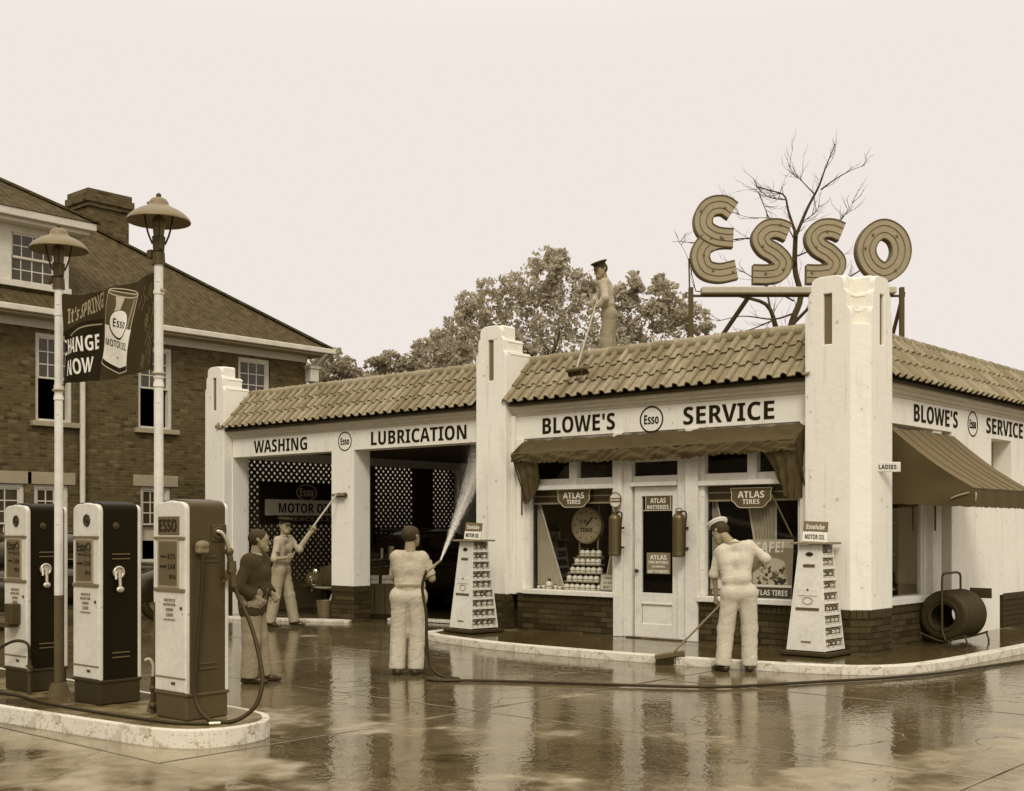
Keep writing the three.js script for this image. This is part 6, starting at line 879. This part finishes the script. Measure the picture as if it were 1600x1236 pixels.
// saloon cars
function sedan(name, label, x, z, ry, v) {
  const c = thing(name, label, 'car', [x, 0, z], ry), pm = mat(v, { roughness: 0.22, clearcoat: 0.6, clearcoatRoughness: 0.08 }), chrome = mat(0.6, { metalness: 1, roughness: 0.15, specularColor: new THREE.Color(1, 1, 1) });
  const loft = (secs, n = 28) => { const P = [], I = []; secs.forEach(([z, hw, y0, y1, e = 3]) => { for (let i = 0; i < n; i++) { const a = i / n * 2 * PI, ca = Math.cos(a), sa = Math.sin(a); P.push(hw * Math.sign(ca) * Math.pow(Math.abs(ca), 2 / e), (y0 + y1) / 2 + (y1 - y0) / 2 * Math.sign(sa) * Math.pow(Math.abs(sa), 2 / e), z); } }); for (let s = 0; s < secs.length - 1; s++) for (let i = 0; i < n; i++) { const a = s * n + i, b = s * n + (i + 1) % n; I.push(a, b, a + n, b, b + n, a + n); } const m = secs.length - 1; for (let i = 1; i < n - 1; i++) { I.push(0, i + 1, i); I.push(m * n, m * n + i, m * n + i + 1); } const g = new THREE.BufferGeometry(); g.setAttribute('position', new THREE.Float32BufferAttribute(P, 3)); g.setIndex(I); g.computeVertexNormals(); return g; };
  obj('body', [loft([[-2.35, 0.55, 0.42, 0.75], [-2.2, 0.7, 0.36, 0.95], [-1.6, 0.8, 0.32, 1.06], [-0.6, 0.84, 0.30, 1.10], [0.5, 0.82, 0.30, 1.08], [1.0, 0.66, 0.32, 1.08], [1.7, 0.5, 0.38, 1.03], [2.05, 0.36, 0.42, 0.98], [2.2, 0.22, 0.48, 0.9]])], pm, c);
  obj('cabin', loft([[-1.75, 0.5, 0.95, 1.15], [-1.35, 0.62, 0.95, 1.48], [-0.7, 0.68, 0.95, 1.64], [0.0, 0.68, 0.95, 1.63], [0.45, 0.62, 0.95, 1.50], [0.78, 0.56, 0.95, 1.10]]), pm, c);
  const gm = mat(0.03, { roughness: 0.05 }); for (const s of [-1, 1]) for (const [z0, z1] of [[-1.15, -0.38], [-0.28, 0.38]]) { obj('window', rbx(0.02, 0.32, z1 - z0, 0.06, s * 0.655, 1.30, (z0 + z1) / 2, 0, 0, s * 0.14), gm, c); obj('window_trim', [bar([s * .70, 1.13, z0], [s * .70, 1.13, z1], 0.02, 0.02)], chrome, c); }
  obj('windscreen', rbx(0.95, 0.36, 0.02, 0.05, 0, 1.30, 0.63, -0.62), gm, c);
  for (const s of [-1, 1]) { obj('front_fender', loft([[0.75, .06, .35, .55], [0.95, .17, .3, .8], [1.35, .24, .32, .93], [1.8, .23, .38, .9], [2.1, .17, .44, .82], [2.25, .08, .5, .72]], 20).translate(s * 0.66, 0, 0), pm, c); obj('rear_fender', loft([[-2.3, .08, .4, .6], [-2.05, .17, .32, .78], [-1.6, .2, .3, .84], [-1.1, .16, .28, .74], [-0.85, .06, .28, .45]], 20).translate(s * 0.74, 0, 0), pm, c); obj('headlight', [new THREE.SphereGeometry(0.11, 18, 12).scale(1, 1, 0.8).translate(s * 0.62, 0.78, 2.08)], chrome, c); obj('side_trim', bar([s * .835, .86, -1.9], [s * .83, .86, .6], .012, .022), chrome, c); obj('running_board', rbx(0.2, 0.04, 1.7, 0.015, s * .8, 0.32, -0.1), M.rubber, c); }
  const gr = []; for (let i = 0; i < 9; i++) gr.push(bar([-0.22 + i * .004, 0.5 + i * 0.045, 2.2 - i * .012], [0.22 - i * .004, 0.5 + i * 0.045, 2.2 - i * .012], 0.02, 0.018)); obj('grille', gr, chrome, c);
  for (const [zz, d] of [[2.38, 1], [-2.42, -1]]) { obj('bumper', [tube([[-.84, .5, zz - d * .14], [-.5, .5, zz - .02 * d], [0, .5, zz], [.5, .5, zz - .02 * d], [.84, .5, zz - d * .14]], 0.055, 40, 10).scale(1, 1, 1)], chrome, c); obj('bumper_guard', rbx(.06, .24, .06, .02, .36, .53, zz), chrome, c); obj('bumper_guard', rbx(.06, .24, .06, .02, -.36, .53, zz), chrome, c); }
  for (const s of [-1, 1]) for (const zz of [1.48, -1.42]) { const w = subgroup('wheel', c); w.position.set(s * 0.72, 0.345, zz); obj('tire', tor(0.27, 0.085, 0, 0, 0, 0, PI / 2, 0, 14, 36), M.rubber, w); obj('rim', [cyl(0.2, 0.2, 0.1, 0, 0, 0, 0, 0, PI / 2, 28), sph(0.11, s * 0.05, 0, 0, 0.4, 1, 1)], mat(0.3, { metalness: 0.5, roughness: 0.4 }), w); }
  return c;
}
sedan('sedan', 'dark saloon car nosing out of the washing bay beside the pier', -11.75, -3.60, 0, 0.09);
sedan('sedan', 'black saloon car parked by the brick house behind the fuel pumps', -13.35, 3.4, PI, 0.014);
// ---------- trees and what stands further off ----------
const bark = mat(0.07, { map: T.wood, roughness: 1 });
function leafInst(n, place, v, size) {
  const g = new THREE.BufferGeometry(); g.setAttribute('position', new THREE.Float32BufferAttribute([-.5, 0, 0, 0, -.32, .06, .55, 0, 0, -.5, 0, 0, .55, 0, 0, 0, .34, .05, 0, 0, 0, 0, 0, 0, 0, 0, 0].slice(0, 18), 3)); g.computeVertexNormals(); g.setAttribute('uv', new THREE.Float32BufferAttribute(new Float32Array(12), 2));
  const im = new THREE.InstancedMesh(g, mat(v, { side: THREE.DoubleSide, roughness: 0.95, transmission: 0.42, thickness: 0, specularIntensity: 0.3 }), n), m = new THREE.Matrix4(), q = new THREE.Quaternion(), c = new THREE.Color();
  for (let i = 0; i < n; i++) { const p = place(i); q.setFromEuler(new THREE.Euler(rr(-1.2, 1.2), rr(0, 6.3), rr(-1.2, 1.2))); const s = size * (rnd() < 0.25 ? rr(1.2, 1.9) : rr(0.6, 1.15)); m.compose(V3(...p), q, V3(s, s, s)); im.setMatrixAt(i, m); const k = rr(0.7, 1.35); im.setColorAt(i, c.setRGB(k, k, k)); }
  return im;
}
function tree(name, label, base, H, blobs, n, v, size, trunkR) {
  const t = thing(name, label, 'tree', base), br = [], tips = [];
  const grow = (a, dir, L, r, lvl) => { const b = add(a, dir, L), mid = add(mix(a, b, 0.5), [rr(-.06, .06) * L, 0, rr(-.06, .06) * L]); br.push(tube([a, mid, b], r * 0.85, 6, 6)); if (lvl === 0) { tips.push(b); return; } for (let i = 0; i < (lvl > 2 ? 4 : 3); i++) { const q = nrm([dir[0] + rr(-.75, .75), dir[1] + rr(-.35, .4), dir[2] + rr(-.75, .75)]); grow(mix(a, b, rr(0.7, 1)), q, L * rr(0.6, 0.8), r * 0.58, lvl - 1); } };
  obj('trunk', rod([0, -0.1, 0], [0, H * 0.42, 0], trunkR, 10, trunkR * 0.75), bark, t); grow([0, H * 0.4, 0], [0, 1, 0], H * 0.17, trunkR * 0.6, 3); obj('branches', br, bark, t);
  const sd = rr(0, 50), place = () => { for (;;) { const b = blobs[Math.floor(rnd() * blobs.length)]; const x = b[0] + rr(-1, 1) * b[3], y = b[1] + rr(-1, 1) * b[3], z = b[2] + rr(-1, 1) * b[3], q = Math.hypot(x - b[0], y - b[1], z - b[2]) / b[3]; if (q > 1.05 + 0.5 * noise(x * 2.1, y * 2.1, z * 2.1 + sd)) continue; if (noise(x * 2.6 + sd, y * 2.6, z * 2.6) + 0.6 * noise(x * 6.5, y * 6.5 + sd, z * 6.5) < 0.10) continue; return [x, y, z]; } };
  const im = leafInst(n, place, v, size); im.name = 'crown'; shade(im); im.userData.kind = 'stuff'; t.add(im); return t;
}
function blobsIn(cx, cy, cz, rx, ry, rz, n, r0, r1) { const o = []; for (let i = 0; i < n; i++) { let x, y, z; do { x = rr(-1, 1); y = rr(-1, 1); z = rr(-1, 1); } while (x * x + y * y + z * z > 1); o.push([cx + x * rx, cy + y * ry, cz + z * rz, rr(r0, r1)]); } return o; }
const at = (px, d) => { const k = (px - 800) / 1900 * d; return [6.62 + 0.7524 * k - 0.6588 * d, 14.2 - 0.6588 * k - 0.7524 * d]; };   // a point at a depth, for setting out the far planting
{
  // crowns stand in view axes: x across the view, y up, metres
  let [x, z] = at(865, 32); const A = (px, py, r, d = 32, c = 865) => [(px - c) / 1900 * d, 1.65 + (826 - py) / 1900 * d, rr(-.6, .6), r];
  tree('leafy_tree', 'large leafy tree rising behind the station roof and the man on it', [x, 0, z], 9, [A(868, 400, .28), A(860, 420, .5), A(845, 450, .75), A(885, 455, .7), A(800, 462, .6), A(765, 475, .55), A(735, 480, .5), A(722, 510, .55), A(760, 520, .8), A(810, 510, .9), A(860, 505, .95), A(905, 500, .8), A(915, 445, .4), A(830, 560, 1), A(890, 560, 1), A(750, 570, .9), A(700, 545, .5), A(940, 550, .8)], 15000, 0.46, 0.105, 0.22).rotation.y = LX;
  [x, z] = at(1000, 33); const B = (px, py, r) => A(px, py, r, 33, 1000);
  tree('leafy_tree', 'lower leafy tree between the roof man and the big letters', [x, 0, z], 8, [B(985, 450, .4), B(978, 475, .55), B(1033, 440, .25), B(1030, 465, .5), B(1010, 495, .8), B(1055, 480, .5), B(1075, 505, .6), B(965, 515, .6), B(1040, 530, .9), B(990, 560, .9), B(1090, 545, .6)], 10000, 0.46, 0.105, 0.18).rotation.y = LX;
  [x, z] = at(655, 36); const C = (px, py, r) => A(px, py, r, 36, 655);
  tree('leafy_tree', 'low spreading tree showing above the tiles of the garage bays', [x, 0, z], 6, [C(690, 545, .5), C(665, 560, .5), C(640, 570, .5), C(610, 572, .45), C(590, 580, .4), C(700, 575, .8), C(650, 600, .9), C(715, 560, .7), C(745, 560, .8), C(600, 610, .7)], 9000, 0.42, 0.105, 0.16).rotation.y = LX;
  [x, z] = at(522, 38); const D4 = (px, py, r) => A(px, py, r, 38, 522);
  tree('leafy_tree', 'small leafy tree seen at the corner of the brick house', [x, 0, z], 6, [D4(520, 572, .5), D4(505, 565, .4), D4(540, 580, .45), D4(552, 588, .3), D4(520, 600, .8), D4(495, 590, .5)], 5000, 0.42, 0.105, 0.15).rotation.y = LX;
  // bare tree behind the letters
  [x, z] = at(1238, 26); const t = thing('bare_tree', 'bare branching tree standing behind the big roof letters', 'tree', [x, 0, z], LX), K = 26 / 1900, P = (px, py, dz = 0) => [(px - 1238) * K, 1.65 + (826 - py) * K, dz];
  const limb = (pts, r0, r1) => { const cv = new THREE.CatmullRomCurve3(pts.map(p => V3(...p))), n = 18, g = new THREE.TubeGeometry(cv, n, 1, 7), p = g.attributes.position; for (let i = 0; i <= n; i++) { const c = cv.getPointAt(i / n), r = lerp(r0, r1, i / n) * 0.5; for (let j = 0; j <= 7; j++) { const k = i * 8 + j; p.setXYZ(k, c.x + (p.getX(k) - c.x) * r, c.y + (p.getY(k) - c.y) * r, c.z + (p.getZ(k) - c.z) * r); } } return g; };
  obj('trunk', limb([[0, -0.1, 0], P(1238, 640), P(1225, 540)], 0.26, 0.2), bark, t);
  const L = [[[P(1222, 560), P(1212, 515, .1), P(1196, 480, .2), P(1165, 470, .3), P(1120, 462, .3), P(1085, 458, .2)], .13, .02], [[P(1226, 555), P(1240, 500, -.1), P(1255, 460, -.2), P(1246, 420, -.2), P(1245, 360, -.1)], .16, .10], [[P(1245, 370), P(1232, 330), P(1225, 305), P(1205, 298), P(1180, 290)], .07, .015], [[P(1226, 312), P(1200, 310, .1), P(1186, 300, .1)], .03, .01], [[P(1245, 365), P(1262, 325), P(1280, 290), P(1290, 262), P(1305, 225)], .08, .012], [[P(1274, 305), P(1255, 285), P(1238, 268), P(1232, 258)], .03, .008], [[P(1283, 296), P(1305, 280), P(1330, 266), P(1352, 258)], .035, .007], [[P(1212, 520), P(1205, 480, -.1), P(1202, 455, -.2)], .07, .04], [[P(1235, 510), P(1275, 470, .3), P(1310, 445, .4), P(1350, 420, .4)], .08, .02], [[P(1240, 490), P(1200, 505, .5), P(1150, 503, .7), P(1110, 512, .8)], .05, .012], [[P(1200, 507, .5), P(1160, 525, .8), P(1130, 535, .9)], .04, .01], [[P(1085, 458, .2), P(1070, 400, .2), P(1058, 380, .2)], .02, .006], [[P(1246, 410, -.1), P(1220, 395, .2), P(1170, 380, .4), P(1100, 388, .5), P(1046, 386, .5)], .05, .008], [[P(1245, 400), P(1285, 385, -.2), P(1320, 395, -.3)], .04, .01], [[P(1250, 350), P(1270, 335, .1), P(1280, 322, .1)], .025, .006], [[P(1300, 360, .2), P(1320, 335, .2), P(1330, 317, .2)], .02, .005], [[P(1185, 300), P(1195, 325), P(1206, 350)], .02, .012], [[P(1240, 470), P(1190, 452, .4), P(1150, 430, .5), P(1125, 420, .5)], .04, .01], [[P(1245, 380), P(1215, 350, .3), P(1165, 345, .3), P(1140, 338, .3)], .03, .006]];
  L.forEach(([p, a, b]) => obj('limb', limb(p, a, b), bark, t));
  const tw = [], twig = (a, d, L, r, lv) => { let p = a; for (let k = 0; k < 3; k++) { d = nrm(add(d, [rr(-.3, .3), rr(-.12, .3), rr(-.3, .3)])); const e = add(p, d, L / 3); tw.push(rod(p, e, r * (1 - k * 0.25), 4, r * (0.75 - k * 0.25))); if (lv && rnd() < 0.75) twig(e, nrm(add(d, [rr(-.9, .9), rr(-.3, .5), rr(-.9, .9)])), L * 0.6, r * 0.6, lv - 1); p = e; } };
  for (let i = 0; i < 130; i++) { const [p] = L[1 + Math.floor(rnd() * (L.length - 1))], s = Math.floor(rnd() * (p.length - 1)), a = mix(p[s], p[s + 1], rnd()), along = nrm(sub(p[s + 1], p[s])); twig(a, nrm(add(along, [rr(-.9, .9), rr(-.5, .9), rr(-.9, .9)])), rr(0.2, 0.55), 0.0075, 1); }
  obj('twigs', tw, bark, t).userData.kind = 'stuff';
}
{ // roof beyond the side wall at the right
  const h = thing('far_house', 'low far building whose dark roof shows beyond the right end of the tiles', 'building', [10.5, 0, -26], 0.3);
  obj('wall', box2(-7, 7, 0, 5.2, -4, 4), mat(0.2, { map: T.wear }), h); obj('roof', extr([[-4.6, 5.2], [4.6, 5.2], [0, 7.6]], 15).rotateY(PI / 2).translate(-7.5, 0, 0), mat(0.13, { map: T.shingle }), h);
}
{ // the other side of the street, mirrored in the shop windows
  const o = thing('street_block', 'plain brick block across the street, mirrored in the shop windows', 'building', [-26, 0, 46], 0.1);
  obj('wall', box2(-26, 30, 0, 9, -5, 5), wht({ map: T.house }), o); obj('cornice', box2(-26.3, 30.3, 9, 9.5, -5.3, 5.3), mat(0.3), o);
  for (let i = 0; i < 11; i++) for (let j = 0; j < 2; j++) obj('window', box2(-23 + i * 5, -21.2 + i * 5, 1.5 + j * 4, 3.6 + j * 4, -5.1, -4.9), mat(0.03, { roughness: 0.1 }), o);
}
renderer.render(scene, camera);
